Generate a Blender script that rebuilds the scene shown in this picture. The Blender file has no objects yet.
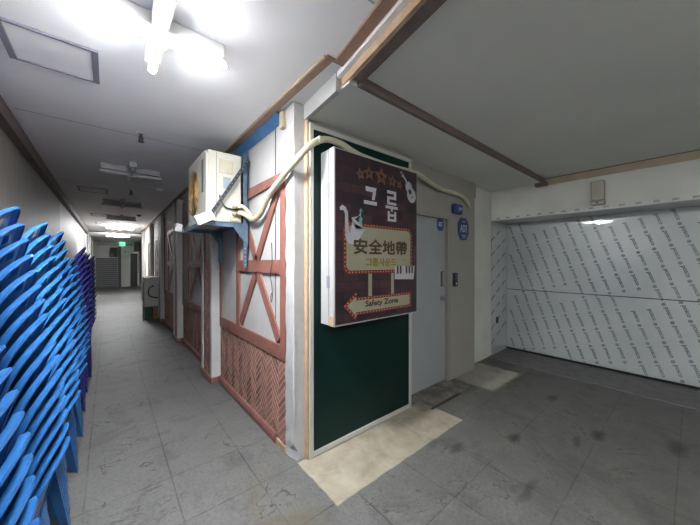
import bpy, bmesh, math, random
from mathutils import Vector, Matrix
random.seed(7)
scene = bpy.context.scene
col = scene.collection
PI = math.pi

# ------------------------------------------------------------------ node helpers
class NT:
    def __init__(s, m):
        m.use_nodes = True
        s.t = m.node_tree
        s.bsdf = s.t.nodes['Principled BSDF']
    def n(s, typ, **kw):
        nd = s.t.nodes.new(typ)
        for k, v in kw.items():
            setattr(nd, k, v)
        return nd
    def l(s, a, b): s.t.links.new(a, b)
    def setin(s, sock, v):
        if hasattr(v, 'is_output'): s.l(v, sock)
        else: sock.default_value = v
    def math(s, op, a, b=0.0, c=None, clamp=False):
        nd = s.n('ShaderNodeMath', operation=op, use_clamp=clamp)
        s.setin(nd.inputs[0], a); s.setin(nd.inputs[1], b)
        if c is not None: s.setin(nd.inputs[2], c)
        return nd.outputs[0]
    def mix(s, f, a, b, mode='MIX'):
        nd = s.n('ShaderNodeMixRGB', blend_type=mode)
        s.setin(nd.inputs[0], f); s.setin(nd.inputs[1], a); s.setin(nd.inputs[2], b)
        return nd.outputs[0]
    def coord(s): return s.n('ShaderNodeTexCoord').outputs['Object']
    def noise(s, vec, scale, detail=3, rough=.55, dist=0.0):
        nd = s.n('ShaderNodeTexNoise')
        if vec is not None: s.l(vec, nd.inputs['Vector'])
        nd.inputs['Scale'].default_value = scale; nd.inputs['Detail'].default_value = detail
        nd.inputs['Roughness'].default_value = rough; nd.inputs['Distortion'].default_value = dist
        return nd.outputs['Fac']
    def ramp(s, f, a, b):
        nd = s.n('ShaderNodeMapRange'); s.l(f, nd.inputs[0])
        nd.inputs[1].default_value = a; nd.inputs[2].default_value = b
        return nd.outputs[0]
    def xyz(s, vec):
        nd = s.n('ShaderNodeSeparateXYZ'); s.l(vec, nd.inputs[0]); return nd.outputs
    def bump(s, h, strength=.3, dist=.01):
        nd = s.n('ShaderNodeBump'); nd.inputs['Strength'].default_value = strength
        nd.inputs['Distance'].default_value = dist
        s.l(h, nd.inputs['Height']); s.l(nd.outputs[0], s.bsdf.inputs['Normal'])

def c4(c): return (c[0], c[1], c[2], 1)
def srgb(r, g, b):
    f = lambda v: (v/255/12.92 if v/255 <= .04045 else ((v/255+.055)/1.055)**2.4)
    return (f(r), f(g), f(b))

def mat(name, color, rough=.6, metal=0, var=.08, scale=6, bump=0, spec=.5, bscale=60, coat=0, emit=0):
    m = bpy.data.materials.new(name); t = NT(m); b = t.bsdf
    b.inputs['Roughness'].default_value = rough; b.inputs['Metallic'].default_value = metal
    b.inputs['Specular IOR Level'].default_value = spec
    if coat: b.inputs['Coat Weight'].default_value = coat
    co = t.coord()
    if var:
        f = t.ramp(t.noise(co, scale), .3, .7)
        d = tuple(max(0, c*(1-var)) for c in color); e = tuple(min(1, c*(1+var)) for c in color)
        t.l(t.mix(f, c4(d), c4(e)), b.inputs['Base Color'])
    else:
        b.inputs['Base Color'].default_value = c4(color)
    if bump: t.bump(t.noise(co, bscale, 4), bump, .004)
    if emit:
        b.inputs['Emission Color'].default_value = (1, 1, 1, 1); b.inputs['Emission Strength'].default_value = emit
    return m

M = {}
def defmats():
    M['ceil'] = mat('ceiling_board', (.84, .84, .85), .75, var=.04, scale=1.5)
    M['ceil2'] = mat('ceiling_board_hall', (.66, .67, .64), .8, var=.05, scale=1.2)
    M['white'] = mat('white_plaster', (.42, .42, .415), .75, var=.06, bump=.35, bscale=70)
    M['lumpy'] = mat('rough_white_paint', (.40, .40, .395), .7, var=.08, bump=.9, bscale=38)
    M['paint'] = mat('white_painted_wall', (.60, .61, .575), .7, var=.07, scale=2.5, bump=.08)
    M['beigewall'] = mat('beige_steel_wall', (.30, .29, .26), .6, var=.05, scale=2)
    M['pink'] = mat('pink_painted_timber', (.215, .088, .068), .6, var=.14, scale=9)
    t = NT(M['pink']); co = t.coord()
    w = t.n('ShaderNodeTexWave', wave_type='BANDS', bands_direction='DIAGONAL'); t.l(co, w.inputs['Vector'])
    w.inputs['Scale'].default_value = 14; w.inputs['Distortion'].default_value = 3
    t.bump(w.outputs['Fac'], .25, .004)
    M['skirt'] = mat('brownish_pink_skirting', (.20, .088, .075), .6, var=.2, scale=9)
    M['brown'] = mat('brown_wood_trim', (.27, .165, .115), .5, var=.15, scale=14)
    M['darkbrown'] = mat('dark_brown_trim', (.15, .115, .105), .6, var=.15, scale=14)
    M['tan'] = mat('tan_wood', (.40, .275, .18), .6, var=.14, scale=16)
    M['tanpale'] = mat('pale_tan_board', (.42, .35, .25), .6, var=.1, scale=6)
    M['green'] = mat('green_panel_face', (.0030, .018, .015), .35, var=.12, scale=3, spec=.22)
    M['alu'] = mat('aluminium_trim', (.52, .52, .48), .42, metal=.3, var=.06)
    M['signwhite'] = mat('white_enamel_case', (.37, .375, .37), .4, var=.03)
    M['cream'] = mat('cream_print', (.27, .26, .185), .45, var=.05)
    M['letterwhite'] = mat('white_letter', (.42, .41, .45), .45, var=.03)
    M['ink'] = mat('dark_brown_ink', (.055, .03, .015), .5, var=.1)
    M['olive'] = mat('olive_letter', (.22, .17, .03), .5, var=.1)
    M['black'] = mat('black_plastic', (.012, .012, .013), .45, var=.1)
    M['darkgrey'] = mat('dark_grey_metal', (.05, .052, .055), .5, var=.15)
    M['redstrip'] = mat('red_bulb_band', (.16, .022, .012), .5, var=.2, scale=30)
    M['bulb'] = mat('printed_bulb_dot', (.38, .24, .15), .5, var=.05)
    M['star'] = mat('bronze_star_print', (.13, .06, .035), .45, var=.25, scale=40)
    M['teal'] = mat('teal_print', (.14, .34, .32), .5, var=.05)
    M['door'] = mat('grey_door_paint', (.29, .305, .31), .5, var=.03, scale=3)
    M['chrome'] = mat('brushed_steel', (.55, .55, .55), .3, metal=1, var=.05)
    M['adt'] = mat('navy_badge', (.018, .045, .17), .4, var=.06)
    M['badgewhite'] = mat('white_badge_letter', (.65, .67, .72), .5, var=.02)
    M['acbody'] = mat('cream_enamel', (.50, .49, .43), .45, var=.04, scale=4)
    M['acdoor'] = mat('yellowed_cover', (.46, .42, .32), .5, var=.05)
    M['acgrey'] = mat('grey_ac_enamel', (.40, .40, .39), .5, var=.05)
    M['rust'] = mat('rusty_fan_guard', (.34, .22, .09), .7, var=.6, scale=22)
    M['acdark'] = mat('dark_vent', (.06, .055, .05), .7, var=.2)
    M['angle'] = mat('blue_grey_angle_iron', (.085, .13, .19), .45, metal=.3, var=.2, scale=20)
    M['angledark'] = mat('dark_slotted_iron', (.085, .105, .125), .45, metal=.4, var=.25, scale=25)
    M['blueboard'] = mat('blue_board', (.05, .14, .29), .5, var=.15, scale=5)
    M['ratinglabel'] = mat('pale_blue_label', (.25, .30, .34), .5, var=.1, scale=40)
    M['pipe'] = mat('cream_pipe_wrap', (.47, .435, .32), .6, var=.08, scale=20, bump=.4, bscale=45)
    M['brass'] = mat('brass_valve', (.45, .36, .2), .4, metal=.7, var=.2, scale=30)
    M['foam'] = mat('white_foam_wrap', (.55, .55, .55), .8, var=.04, bump=.5)
    M['blue'] = mat('blue_plastic', (.017, .098, .285), .34, var=.06, scale=8, spec=.6)
    M['blue2'] = mat('lighter_blue_plastic', (.019, .108, .30), .34, var=.06, scale=8, spec=.6)
    M['navy'] = mat('navy_plastic', (.035, .036, .22), .32, var=.08, scale=8, spec=.6)
    M['lampwhite'] = mat('lamp_enamel', (.75, .75, .75), .4, var=.02)
    M['lampoff'] = mat('unlit_tube', (.42, .43, .45), .35, var=.02)
    M['lampgrey'] = mat('grey_lamp_enamel', (.40, .40, .42), .5, var=.05)  # darker grey enamel for the unlit lamps and joint strips
    M['hatch'] = mat('hatch_frame_metal', (.25, .25, .30), .5, metal=.3, var=.1)
    M['hatchpanel'] = mat('hatch_panel', (.82, .82, .83), .7, var=.03)
    M['crate'] = mat('dark_green_crate', (.010, .05, .03), .5, var=.1)
    M['card'] = mat('brown_cardboard', (.25, .14, .07), .8, var=.1)
    M['shutter'] = mat('grey_slat_metal', (.13, .13, .135), .5, metal=.2, var=.12)
    M['shelfdark'] = mat('dark_shelf', (.05, .035, .03), .6, var=.2)
    M['exitgreen'] = mat('exit_green_glow', (.25, .75, .55), .5, var=0)
    b = NT(M['exitgreen']).bsdf; b.inputs['Emission Color'].default_value = (.30, .95, .65, 1); b.inputs['Emission Strength'].default_value = .9
    M['sill'] = mat('grey_concrete_sill', (.13, .13, .125), .8, var=.2, scale=8, bump=.3)
    M['track'] = mat('dark_floor_strip', (.030, .028, .026), .6, var=.3, scale=20)
    M['ebox'] = mat('yellowed_box_plastic', (.36, .34, .28), .5, var=.08)
    M['filmink'] = mat('film_print_dark', (.07, .08, .085), .5, var=.25, scale=3)
    M['filmink2'] = mat('film_print_pale', (.135, .148, .152), .5, var=.25, scale=3)
    M['filmink3'] = mat('film_print_mark', (.235, .255, .262), .5, var=.2, scale=3)
    M['boxpink'] = mat('pale_wall_far', (.30, .27, .24), .7, var=.05)
    # lamps: diffuser tubes that give most of their light downwards
    for k, e in (('tube', 980.0), ('tubefar', 680.0), ('tubefill', 45.0)):
        m = bpy.data.materials.new('lit_' + k); m.use_nodes = True; nt = m.node_tree
        for n in list(nt.nodes):
            if n.type == 'BSDF_PRINCIPLED': nt.nodes.remove(n)
        em = nt.nodes.new('ShaderNodeEmission'); em.inputs[0].default_value = (.97, .98, 1, 1)
        ge = nt.nodes.new('ShaderNodeNewGeometry'); sx = nt.nodes.new('ShaderNodeSeparateXYZ'); mr = nt.nodes.new('ShaderNodeMapRange')
        nt.links.new(ge.outputs['Normal'], sx.inputs[0]); nt.links.new(sx.outputs[2], mr.inputs[0])
        mr.inputs[1].default_value = -.48; mr.inputs[2].default_value = -1.0; mr.inputs[3].default_value = 0.0; mr.inputs[4].default_value = 1.0
        pw = nt.nodes.new('ShaderNodeMath'); pw.operation = 'POWER'; pw.inputs[1].default_value = 1.3; nt.links.new(mr.outputs[0], pw.inputs[0])
        ml = nt.nodes.new('ShaderNodeMath'); ml.operation = 'MULTIPLY_ADD'; ml.inputs[1].default_value = e; ml.inputs[2].default_value = 45.0 if k == 'tubefar' else 3.0; nt.links.new(pw.outputs[0], ml.inputs[0])
        nt.links.new(ml.outputs[0], em.inputs[1])
        nt.links.new(em.outputs[0], nt.nodes['Material Output'].inputs[0]); M[k] = m

def mat_herring():
    m = bpy.data.materials.new('herringbone_slat'); t = NT(m); co = t.coord(); b = t.bsdf
    at = t.n('ShaderNodeAttribute', attribute_name='tone')
    base = t.mix(at.outputs['Fac'], c4((.105, .040, .030)), c4((.32, .15, .112)))
    n = t.ramp(t.noise(co, 40), .35, .65)
    t.l(t.mix(t.math('MULTIPLY', n, .35), base, c4((.31, .19, .155))), b.inputs['Base Color'])
    b.inputs['Roughness'].default_value = .6
    t.bump(t.noise(co, 120), .2, .002)
    return m

def mat_floor():
    m = bpy.data.materials.new('worn_stone_floor'); t = NT(m); co = t.coord(); b = t.bsdf
    x, y, z = t.xyz(co)
    n1 = t.noise(co, .9, 4, .6); n2 = t.noise(co, 4.5, 5, .65); n3 = t.noise(co, 190, 2, .7); n4 = t.noise(co, 2.2, 6, .7, 1.2)
    wob = t.math('MULTIPLY', t.math('SUBTRACT', t.noise(co, 7, 3), .5), .05)
    base = t.mix(t.ramp(n2, .3, .7), c4((.125, .125, .121)), c4((.172, .172, .166)))
    base = t.mix(t.math('MULTIPLY', t.ramp(n1, .45, .72), .45), base, c4((.20, .20, .195)))
    base = t.mix(t.math('MULTIPLY', t.ramp(n4, .52, .66), .6), base, c4((.055, .055, .052)))
    base = t.mix(t.math('MULTIPLY', t.ramp(n3, .38, .66), .55), base, c4((.055, .055, .054)))
    n5 = t.noise(co, 46, 3, .7)
    base = t.mix(t.math('MULTIPLY', t.ramp(n5, .42, .68), .40), base, c4((.045, .045, .044)))
    n6 = t.noise(co, 1.25, 5, .62, .6)
    crack = t.math('LESS_THAN', t.math('ABSOLUTE', t.math('SUBTRACT', n6, .52)), .0045)
    base = t.mix(t.math('MULTIPLY', crack, t.math('MULTIPLY', t.ramp(n2, .42, .60), .75)), base, c4((.03, .03, .028)))
    # joints of 45 cm tiles
    def joint(v, off):
        fr = t.math('FRACT', t.math('MULTIPLY', t.math('ADD', v, 20*.4525-off), 1/.4525))
        d = t.math('ABSOLUTE', t.math('SUBTRACT', fr, .5))
        return t.math('GREATER_THAN', d, .5-.0095)
    xw = t.math('ADD', x, t.math('MULTIPLY', wob, .10)); yw = t.math('ADD', y, t.math('MULTIPLY', wob, .10))
    j = t.math('MAXIMUM', joint(xw, -.12), joint(yw, .07))
    jm = t.math('MULTIPLY', j, t.math('ADD', .12, t.math('MULTIPLY', t.ramp(n4, .38, .60), .7)))
    base = t.mix(jm, base, c4((.035, .034, .033)))
    # hall floor blends to a darker grey beyond the corridor
    xs = t.math('ADD', x, t.math('MULTIPLY', wob, 4))
    hall = t.math('MULTIPLY', t.ramp(xs, 1.2, 2.6), .45)
    base = t.mix(hall, base, t.mix(t.ramp(n2, .35, .65), c4((.060, .060, .051)), c4((.103, .102, .087))))
    def box(x0, x1, y0, y1, e, wm):
        xx = t.math('ADD', x, t.math('MULTIPLY', wob, wm)); yy = t.math('ADD', y, t.math('MULTIPLY', wob, wm))
        a = t.math('MULTIPLY', t.math('SUBTRACT', xx, x0), 1/e, clamp=True); c = t.math('MULTIPLY', t.math('SUBTRACT', x1, xx), 1/e, clamp=True)
        d = t.math('MULTIPLY', t.math('SUBTRACT', yy, y0), 1/e, clamp=True); f = t.math('MULTIPLY', t.math('SUBTRACT', y1, yy), 1/e, clamp=True)
        return t.math('MULTIPLY', t.math('MULTIPLY', a, c), t.math('MULTIPLY', d, f))
    bare = t.mix(t.ramp(n2, .3, .7), c4((.25, .22, .165)), c4((.37, .335, .265)))
    bare = t.mix(t.math('MULTIPLY', t.ramp(n4, .46, .62), .6), bare, c4((.17, .145, .105)))
    base = t.mix(box(1.07, 2.575, 1.40, 1.90, .012, .45), base, bare)
    base = t.mix(t.math('MULTIPLY', box(2.38, 3.35, 1.70, 2.1, .05, 1.6), .8), base, t.mix(t.ramp(n2, .4, .6), c4((.09, .085, .075)), c4((.25, .235, .20))))
    base = t.mix(t.math('MULTIPLY', box(3.38, 4.25, 1.46, 2.1, .06, 1.6), .85), base, t.mix(t.ramp(n2, .3, .7), c4((.26, .25, .20)), c4((.42, .40, .33))))
    # brown dirt next to the bare patch and dark stains where the joints cross
    def blob(cx, cy, rx, ry, s=1.0):
        a = t.math('POWER', t.math('MULTIPLY', t.math('SUBTRACT', t.math('ADD', x, wob), cx), 1/rx), 2)
        c = t.math('POWER', t.math('MULTIPLY', t.math('SUBTRACT', t.math('ADD', y, t.math('MULTIPLY', wob, 1.7)), cy), 1/ry), 2)
        return t.math('MULTIPLY', t.math('SUBTRACT', 1.0, t.math('ADD', a, c), clamp=True), s)
    for (cx, cy, rx, ry, s) in ((2.65, .98, .10, .06, .9), (3.24, .53, .12, .06, .9), (3.5, .08, .18, .07, .8), (3.75, 1.0, .12, .05, .7), (2.15, 1.22, .12, .05, .6), (3.0, .62, .12, .03, .6), (2.1, .7, .2, .03, .5)):
        base = t.mix(blob(cx, cy, rx, ry, s), base, c4((.022, .022, .020)))
    base = t.mix(t.math('MULTIPLY', blob(.82, 1.62, .22, .42, .8), t.ramp(n4, .42, .6)), base, c4((.115, .10, .065)))
    t.l(base, b.inputs['Base Color'])
    t.l(t.math('ADD', .42, t.math('MULTIPLY', n2, .3)), b.inputs['Roughness'])
    b.inputs['Specular IOR Level'].default_value = .35
    h = t.math('SUBTRACT', t.math('ADD', t.math('MULTIPLY', n3, .25), t.math('MULTIPLY', n2, .5)), t.math('MULTIPLY', j, .6))
    t.bump(h, .35, .004)
    return m

def mat_leftwall():
    m = bpy.data.materials.new('grey_wall_panel'); t = NT(m); co = t.coord(); b = t.bsdf
    x, y, z = t.xyz(co)
    sc = t.n('ShaderNodeMapping'); t.l(co, sc.inputs[0]); sc.inputs['Scale'].default_value = (1, 9, .6)
    n = t.ramp(t.noise(sc.outputs[0], 3, 5), .3, .7)
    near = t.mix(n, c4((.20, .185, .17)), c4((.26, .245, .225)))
    far = t.mix(n, c4((.36, .335, .32)), c4((.46, .435, .42)))  # lighter far panel; lamp brightness down the corridor is put into its colour
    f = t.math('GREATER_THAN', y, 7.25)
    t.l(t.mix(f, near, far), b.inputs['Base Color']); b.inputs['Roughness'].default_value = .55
    return m

def mat_film():
    m = bpy.data.materials.new('protective_film_steel'); t = NT(m); co = t.coord(); b = t.bsdf
    n = t.ramp(t.noise(co, 1.6, 3), .35, .65)
    t.l(t.mix(n, c4((.46, .495, .50)), c4((.54, .57, .575))), b.inputs['Base Color'])
    b.inputs['Roughness'].default_value = .35; b.inputs['Coat Weight'].default_value = .75
    b.inputs['Coat Roughness'].default_value = .045; b.inputs['Metallic'].default_value = .15
    return m

def mat_brickprint():
    m = bpy.data.materials.new('dark_brick_print'); t = NT(m); co = t.coord(); b = t.bsdf
    mp = t.n('ShaderNodeMapping'); t.l(co, mp.inputs[0]); mp.inputs['Rotation'].default_value = (PI/2, 0, 0)
    br = t.n('ShaderNodeTexBrick'); t.l(mp.outputs[0], br.inputs['Vector'])
    br.inputs['Color1'].default_value = c4((.080, .033, .036)); br.inputs['Color2'].default_value = c4((.018, .012, .018)); br.inputs['Mortar'].default_value = c4((.022, .012, .016))
    br.inputs['Scale'].default_value = 1.0; br.inputs['Brick Width'].default_value = .15; br.inputs['Row Height'].default_value = .075; br.inputs['Mortar Size'].default_value = .003
    n = t.ramp(t.noise(co, 2.4, 3), .35, .68)
    t.l(t.mix(n, br.outputs['Color'], c4((.016, .012, .018))), b.inputs['Base Color'])
    b.inputs['Roughness'].default_value = .35
    return m

# ------------------------------------------------------------------ mesh helpers
class MB:
    def __init__(s): s.bm = bmesh.new()
    def box(s, x0, x1, y0, y1, z0, z1, bev=0, rot=None, seg=1):
        r = bmesh.ops.create_cube(s.bm, size=1.0)
        vs = r['verts']
        bmesh.ops.scale(s.bm, vec=(x1-x0, y1-y0, z1-z0), verts=vs)
        if bev:
            es = list({e for v in vs for e in v.link_edges})
            rr = bmesh.ops.bevel(s.bm, geom=es, offset=bev, segments=seg, affect='EDGES', profile=.5)
            vs = list({v for f in rr['faces'] for v in f.verts} | {v for v in vs if v.is_valid})
        if rot is not None: bmesh.ops.rotate(s.bm, cent=(0, 0, 0), matrix=rot, verts=vs)
        bmesh.ops.translate(s.bm, vec=((x0+x1)/2, (y0+y1)/2, (z0+z1)/2), verts=vs)
        return vs
    def bar(s, p, q, w, h, up=(0, 0, 1)):
        """a straight bar of width w (sideways) and height h (towards up) from p to q"""
        p, q = Vector(p), Vector(q); d = q-p; L = d.length; d.normalize()
        u = Vector(up); sd = d.cross(u).normalized(); u = sd.cross(d).normalized()
        vs = []
        for e in (p, q):
            for a, b in ((-1, -1), (1, -1), (1, 1), (-1, 1)):
                vs.append(s.bm.verts.new(e + sd*(a*w/2) + u*(b*h/2)))
        for f in ((0, 3, 2, 1), (4, 5, 6, 7), (0, 1, 5, 4), (1, 2, 6, 5), (2, 3, 7, 6), (3, 0, 4, 7)):
            s.bm.faces.new([vs[i] for i in f])
        return vs
    def prism(s, pts, axis, a, b):
        """polygon pts (2D) extruded along axis from a to b"""
        def P(u, v, w):
            return {'x': (w, u, v), 'y': (u, w, v), 'z': (u, v, w)}[axis]
        A = [s.bm.verts.new(P(u, v, a)) for u, v in pts]; B = [s.bm.verts.new(P(u, v, b)) for u, v in pts]
        n = len(pts)
        fs = [s.bm.faces.new(A), s.bm.faces.new(B[::-1])]
        for i in range(n): fs.append(s.bm.faces.new((A[(i+1) % n], A[i], B[i], B[(i+1) % n])))
        bmesh.ops.recalc_face_normals(s.bm, faces=fs)
        return A+B
    def tube(s, path, r, n=10, closed=False, cap=True):
        pts = [Vector(p) for p in path]; rings = []; N = len(pts)
        T = []
        for i in range(N):
            a = pts[max(i-1, 0)] if not closed else pts[i-1]; b = pts[min(i+1, N-1)] if not closed else pts[(i+1) % N]
            T.append((b-a).normalized())
        ref = Vector((0, 0, 1)) if abs(T[0].z) < .9 else Vector((1, 0, 0))
        nrm = T[0].cross(ref).normalized()
        for i in range(N):
            nrm = (nrm - T[i]*nrm.dot(T[i])).normalized(); bn = T[i].cross(nrm)
            rr = r(i/(N-1)) if callable(r) else r
            rings.append([s.bm.verts.new(pts[i] + (nrm*math.cos(2*PI*k/n) + bn*math.sin(2*PI*k/n))*rr) for k in range(n)])
        for i in range(N if closed else N-1):
            A, B = rings[i], rings[(i+1) % N]
            for k in range(n): s.bm.faces.new((A[k], A[(k+1) % n], B[(k+1) % n], B[k]))
        if cap and not closed:
            s.bm.faces.new(rings[0][::-1]); s.bm.faces.new(rings[-1])
    def disc(s, c, axis, r, h, n=24, r2=None):
        c = Vector(c); ax = Vector(axis).normalized()
        ref = Vector((0, 0, 1)) if abs(ax.z) < .9 else Vector((1, 0, 0))
        u = ax.cross(ref).normalized(); v = ax.cross(u); r2 = r if r2 is None else r2
        A = [s.bm.verts.new(c + (u*math.cos(2*PI*k/n)+v*math.sin(2*PI*k/n))*r) for k in range(n)]
        B = [s.bm.verts.new(c + ax*h + (u*math.cos(2*PI*k/n)+v*math.sin(2*PI*k/n))*r2) for k in range(n)]
        fs = [s.bm.faces.new(A[::-1]), s.bm.faces.new(B)]
        for k in range(n): fs.append(s.bm.faces.new((A[k], A[(k+1) % n], B[(k+1) % n], B[k])))
        bmesh.ops.recalc_face_normals(s.bm, faces=fs)
    def build(s, name, material, parent=None, smooth=False, recalc=False, shift=None):
        me = bpy.data.meshes.new(name)
        if recalc: bmesh.ops.recalc_face_normals(s.bm, faces=s.bm.faces)
        if shift is not None: bmesh.ops.translate(s.bm, vec=-Vector(shift), verts=s.bm.verts)
        s.bm.to_mesh(me); s.bm.free()
        o = bpy.data.objects.new(name, me); col.objects.link(o)
        for m in (material if isinstance(material, (list, tuple)) else [material]): me.materials.append(m)
        if smooth:
            for p in me.polygons: p.use_smooth = True
        if parent is not None: o.parent = parent
        if shift is not None: o.location = shift
        return o

def smooth_path(pts, sub=8):
    P = [Vector(p) for p in pts]; out = []
    for i in range(len(P)-1):
        p0, p1, p2, p3 = P[max(i-1, 0)], P[i], P[i+1], P[min(i+2, len(P)-1)]
        for k in range(sub):
            t = k/sub
            out.append(.5*((2*p1) + (p2-p0)*t + (2*p0-5*p1+4*p2-p3)*t*t + (3*p1-p0-3*p2+p3)*t**3))
    out.append(P[-1]); return out

def tag(o, label, cat, group=None, kind=None):
    if label: o['label'] = label
    if cat: o['category'] = cat
    if group: o['group'] = group
    if kind: o['kind'] = kind
    return o
def thing(name, loc, label, cat, group=None):
    o = bpy.data.objects.new(name, None); col.objects.link(o); o.location = loc; o.empty_display_size = .1
    return tag(o, label, cat, group)
def struct(name, mb, m, label=None, parent=None, **kw):
    o = mb.build(name, m, parent, **kw)
    if parent is None: o['kind'] = 'structure'
    if label: o['label'] = label; o['category'] = 'room part'
    return o
def part(name, mb, m, parent, **kw):
    """a mesh in world coordinates parented to a thing whose Empty sits at its location"""
    me_o = mb.build(name, m, None, **kw)
    off = Vector(parent.location); p = parent.parent
    while p is not None: off += Vector(p.location); p = p.parent
    me_o.parent = parent
    me_o.location = Vector(me_o.location) - off
    return me_o

def sub(child, par):
    child.parent = par; child.location = (0, 0, 0); return child
def text_bm(body, w, h, extrude=.0008, res=3):
    cu = bpy.data.curves.new('txt', 'FONT'); cu.body = body; cu.resolution_u = res; cu.extrude = .01
    ob = bpy.data.objects.new('txt', cu); col.objects.link(ob)
    dg = bpy.context.evaluated_depsgraph_get()
    me = bpy.data.meshes.new_from_object(ob.evaluated_get(dg))
    bm = bmesh.new(); bm.from_mesh(me)
    bpy.data.objects.remove(ob); bpy.data.curves.remove(cu); bpy.data.meshes.remove(me)
    xs = [v.co.x for v in bm.verts]; ys = [v.co.y for v in bm.verts]
    cx, cy = (min(xs)+max(xs))/2, (min(ys)+max(ys))/2; sx, sy = w/(max(xs)-min(xs)), h/(max(ys)-min(ys))
    for v in bm.verts:
        v.co = Vector(((v.co.x-cx)*sx, (v.co.y-cy)*sy, v.co.z/.01*extrude))
    return bm
def add_bm(dst, src, mtx):
    mp = {}
    for v in src.verts: mp[v] = dst.verts.new(mtx @ v.co)
    for f in src.faces:
        try: dst.faces.new([mp[v] for v in f.verts])
        except ValueError: pass
# maps text plane (x right, y up, z out) onto a wall facing -Y
FACE_S = Matrix(((1, 0, 0, 0), (0, 0, -1, 0), (0, 1, 0, 0), (0, 0, 0, 1)))
# wall facing -X seen from the corridor: x right -> -Y, y up -> Z, out -> -X
FACE_W = Matrix(((0, 0, -1, 0), (-1, 0, 0, 0), (0, 1, 0, 0), (0, 0, 0, 1)))

defmats()
M['floor'] = mat_floor(); M['herring'] = mat_herring(); M['leftwall'] = mat_leftwall(); M['film'] = mat_film(); M['brickprint'] = mat_brickprint()

# ------------------------------------------------------------------ room shell
XL, XR = -.665, 1.07       # corridor wall faces
YS = -2.6                 # wall behind the camera
def W(y): return 1.107 + (y-1.449)*.165      # edge of the corridor ceiling near the hall

b = MB(); b.box(-.80, 5.4, YS-.15, 22.2, -.12, 0); struct('floor', b, M['floor'])
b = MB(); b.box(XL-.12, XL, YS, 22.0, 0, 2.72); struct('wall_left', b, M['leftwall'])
b = MB(); b.box(-.75, 5.4, YS-.12, YS, 0, 2.75); struct('wall_back', b, M['paint'])
# corridor ceiling
b = MB()
b.prism([(XL-.1, YS), (W(YS), YS), (W(1.449), 1.449), (1.13, 1.45), (1.15, 1.9), (1.15, 15.0), (1.55, 15.0), (1.55, 22.1), (XL-.1, 22.1)], 'z', 2.70, 2.80)
struct('ceiling', b, M['ceil'])
# hall ceiling
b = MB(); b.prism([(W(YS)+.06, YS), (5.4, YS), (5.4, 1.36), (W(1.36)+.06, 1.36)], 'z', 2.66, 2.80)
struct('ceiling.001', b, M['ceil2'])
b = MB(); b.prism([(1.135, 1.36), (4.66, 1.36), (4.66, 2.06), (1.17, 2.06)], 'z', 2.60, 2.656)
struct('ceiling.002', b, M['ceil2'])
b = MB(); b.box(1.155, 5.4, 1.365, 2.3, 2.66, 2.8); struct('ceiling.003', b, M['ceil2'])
# white fascia between corridor ceiling and lower hall ceiling, then the slanting brown trim towards the viewer
def slant(x0, x1, z0, z1, y0=YS, y1=1.449):
    b = MB(); q = lambda x, y: (x - W(1.449) + W(y), y)
    b.prism([q(x0, y0), q(x1, y0), q(x1, y1), q(x0, y1)], 'z', z0, z1); return b
b = MB(); b.prism([(1.100, 1.452), (1.135, 1.452), (1.172, 1.905), (1.138, 1.905)], 'z', 2.578, 2.699); struct('trim_1', b, M['signwhite'])
w0 = W(1.449)
b = MB(); b.prism([(1.035-.006, 1.375), (w0-.015, 1.375), (W(YS)-.01, YS), (W(YS)-.075, YS)], 'z', 2.684, 2.70)
struct('trim_2', b, M['brown'])
struct('trim_3', slant(w0, w0+.030, 2.665, 2.70), M['lampwhite'])
struct('trim_4', slant(w0+.0305, w0+.052, 2.615, 2.70), M['tan'])
struct('trim_5', slant(w0+.0525, w0+.125, 2.612, 2.66, y1=1.331), M['darkbrown'])
b = MB(); b.box(1.20, 4.675, 1.332, 1.3595, 2.5975, 2.66); struct('trim_6', b, M['darkbrown'])
b = MB(); b.box(.965, 1.016, 1.378, 14.9, 2.682, 2.70); b.box(.972, 1.03, 1.36, 1.378, 2.684, 2.70); struct('trim_7', b, M['brown'])
b = MB(); b.box(.957, .9648, 1.376, 14.9, 2.686, 2.70); struct('trim_11', b, M['tanpale'])
b = MB(); b.box(XL+.001, -.595, YS, 15.0, 2.575, 2.70); struct('trim_8', b, M['darkbrown'])
b = MB(); b.box(XL+.001, 1.068, 14.95, 15.05, 2.665, 2.70); struct('trim_9', b, M['brown'])
# hall ceiling panel joints (thin raised cover strips)
b = MB(); b.box(XL+.1, .95, 3.40, 3.412, 2.699, 2.7012); b.box(XL+.1, .95, .95, .962, 2.699, 2.7012); b.box(XL+.1, .95, 5.8, 5.812, 2.699, 2.7012); struct('trim_10', b, M['lampgrey'])

# right corridor wall body with its corner pillar
b = MB(); b.box(XR+.0078, 1.148, 2.053, 14.0, 0, 2.70); struct('wall_right', b, M['white'])
def rough_pillar():
    b = MB()
    r = bmesh.ops.create_grid(b.bm, x_segments=1, y_segments=1, size=1); bmesh.ops.delete(b.bm, geom=r['verts'], context='VERTS')
    rnd = random.Random(3); rows = []
    N = 40
    for i in range(N+1):
        z = 2.695*i/N; j = lambda a: (rnd.random()-.5)*a
        chip = .03 if i < 2 else 0
        rows.append([b.bm.verts.new(p) for p in ((1.150, 1.918, z), (1.150, 2.045, z), (1.062+j(.008), 2.052+j(.02), z), (1.056+j(.006)+chip*.3, 1.99+j(.012), z), (1.054+j(.008)+chip, 1.922+j(.006), z), (1.060+j(.004)+chip, 1.914+j(.003), z))])
    for i in range(N):
        for k in range(6):
            b.bm.faces.new((rows[i][k], rows[i][(k+1) % 6], rows[i+1][(k+1) % 6], rows[i+1][k]))
    b.bm.faces.new(rows[0]); b.bm.faces.new(rows[-1][::-1])
    return b
struct('pillar', rough_pillar(), M['lumpy'], recalc=True)
b = MB(); b.box(1.1495, 1.164, 1.874, 2.0, 0, 2.575); struct('trim_12', b, M['tan'])

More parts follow.
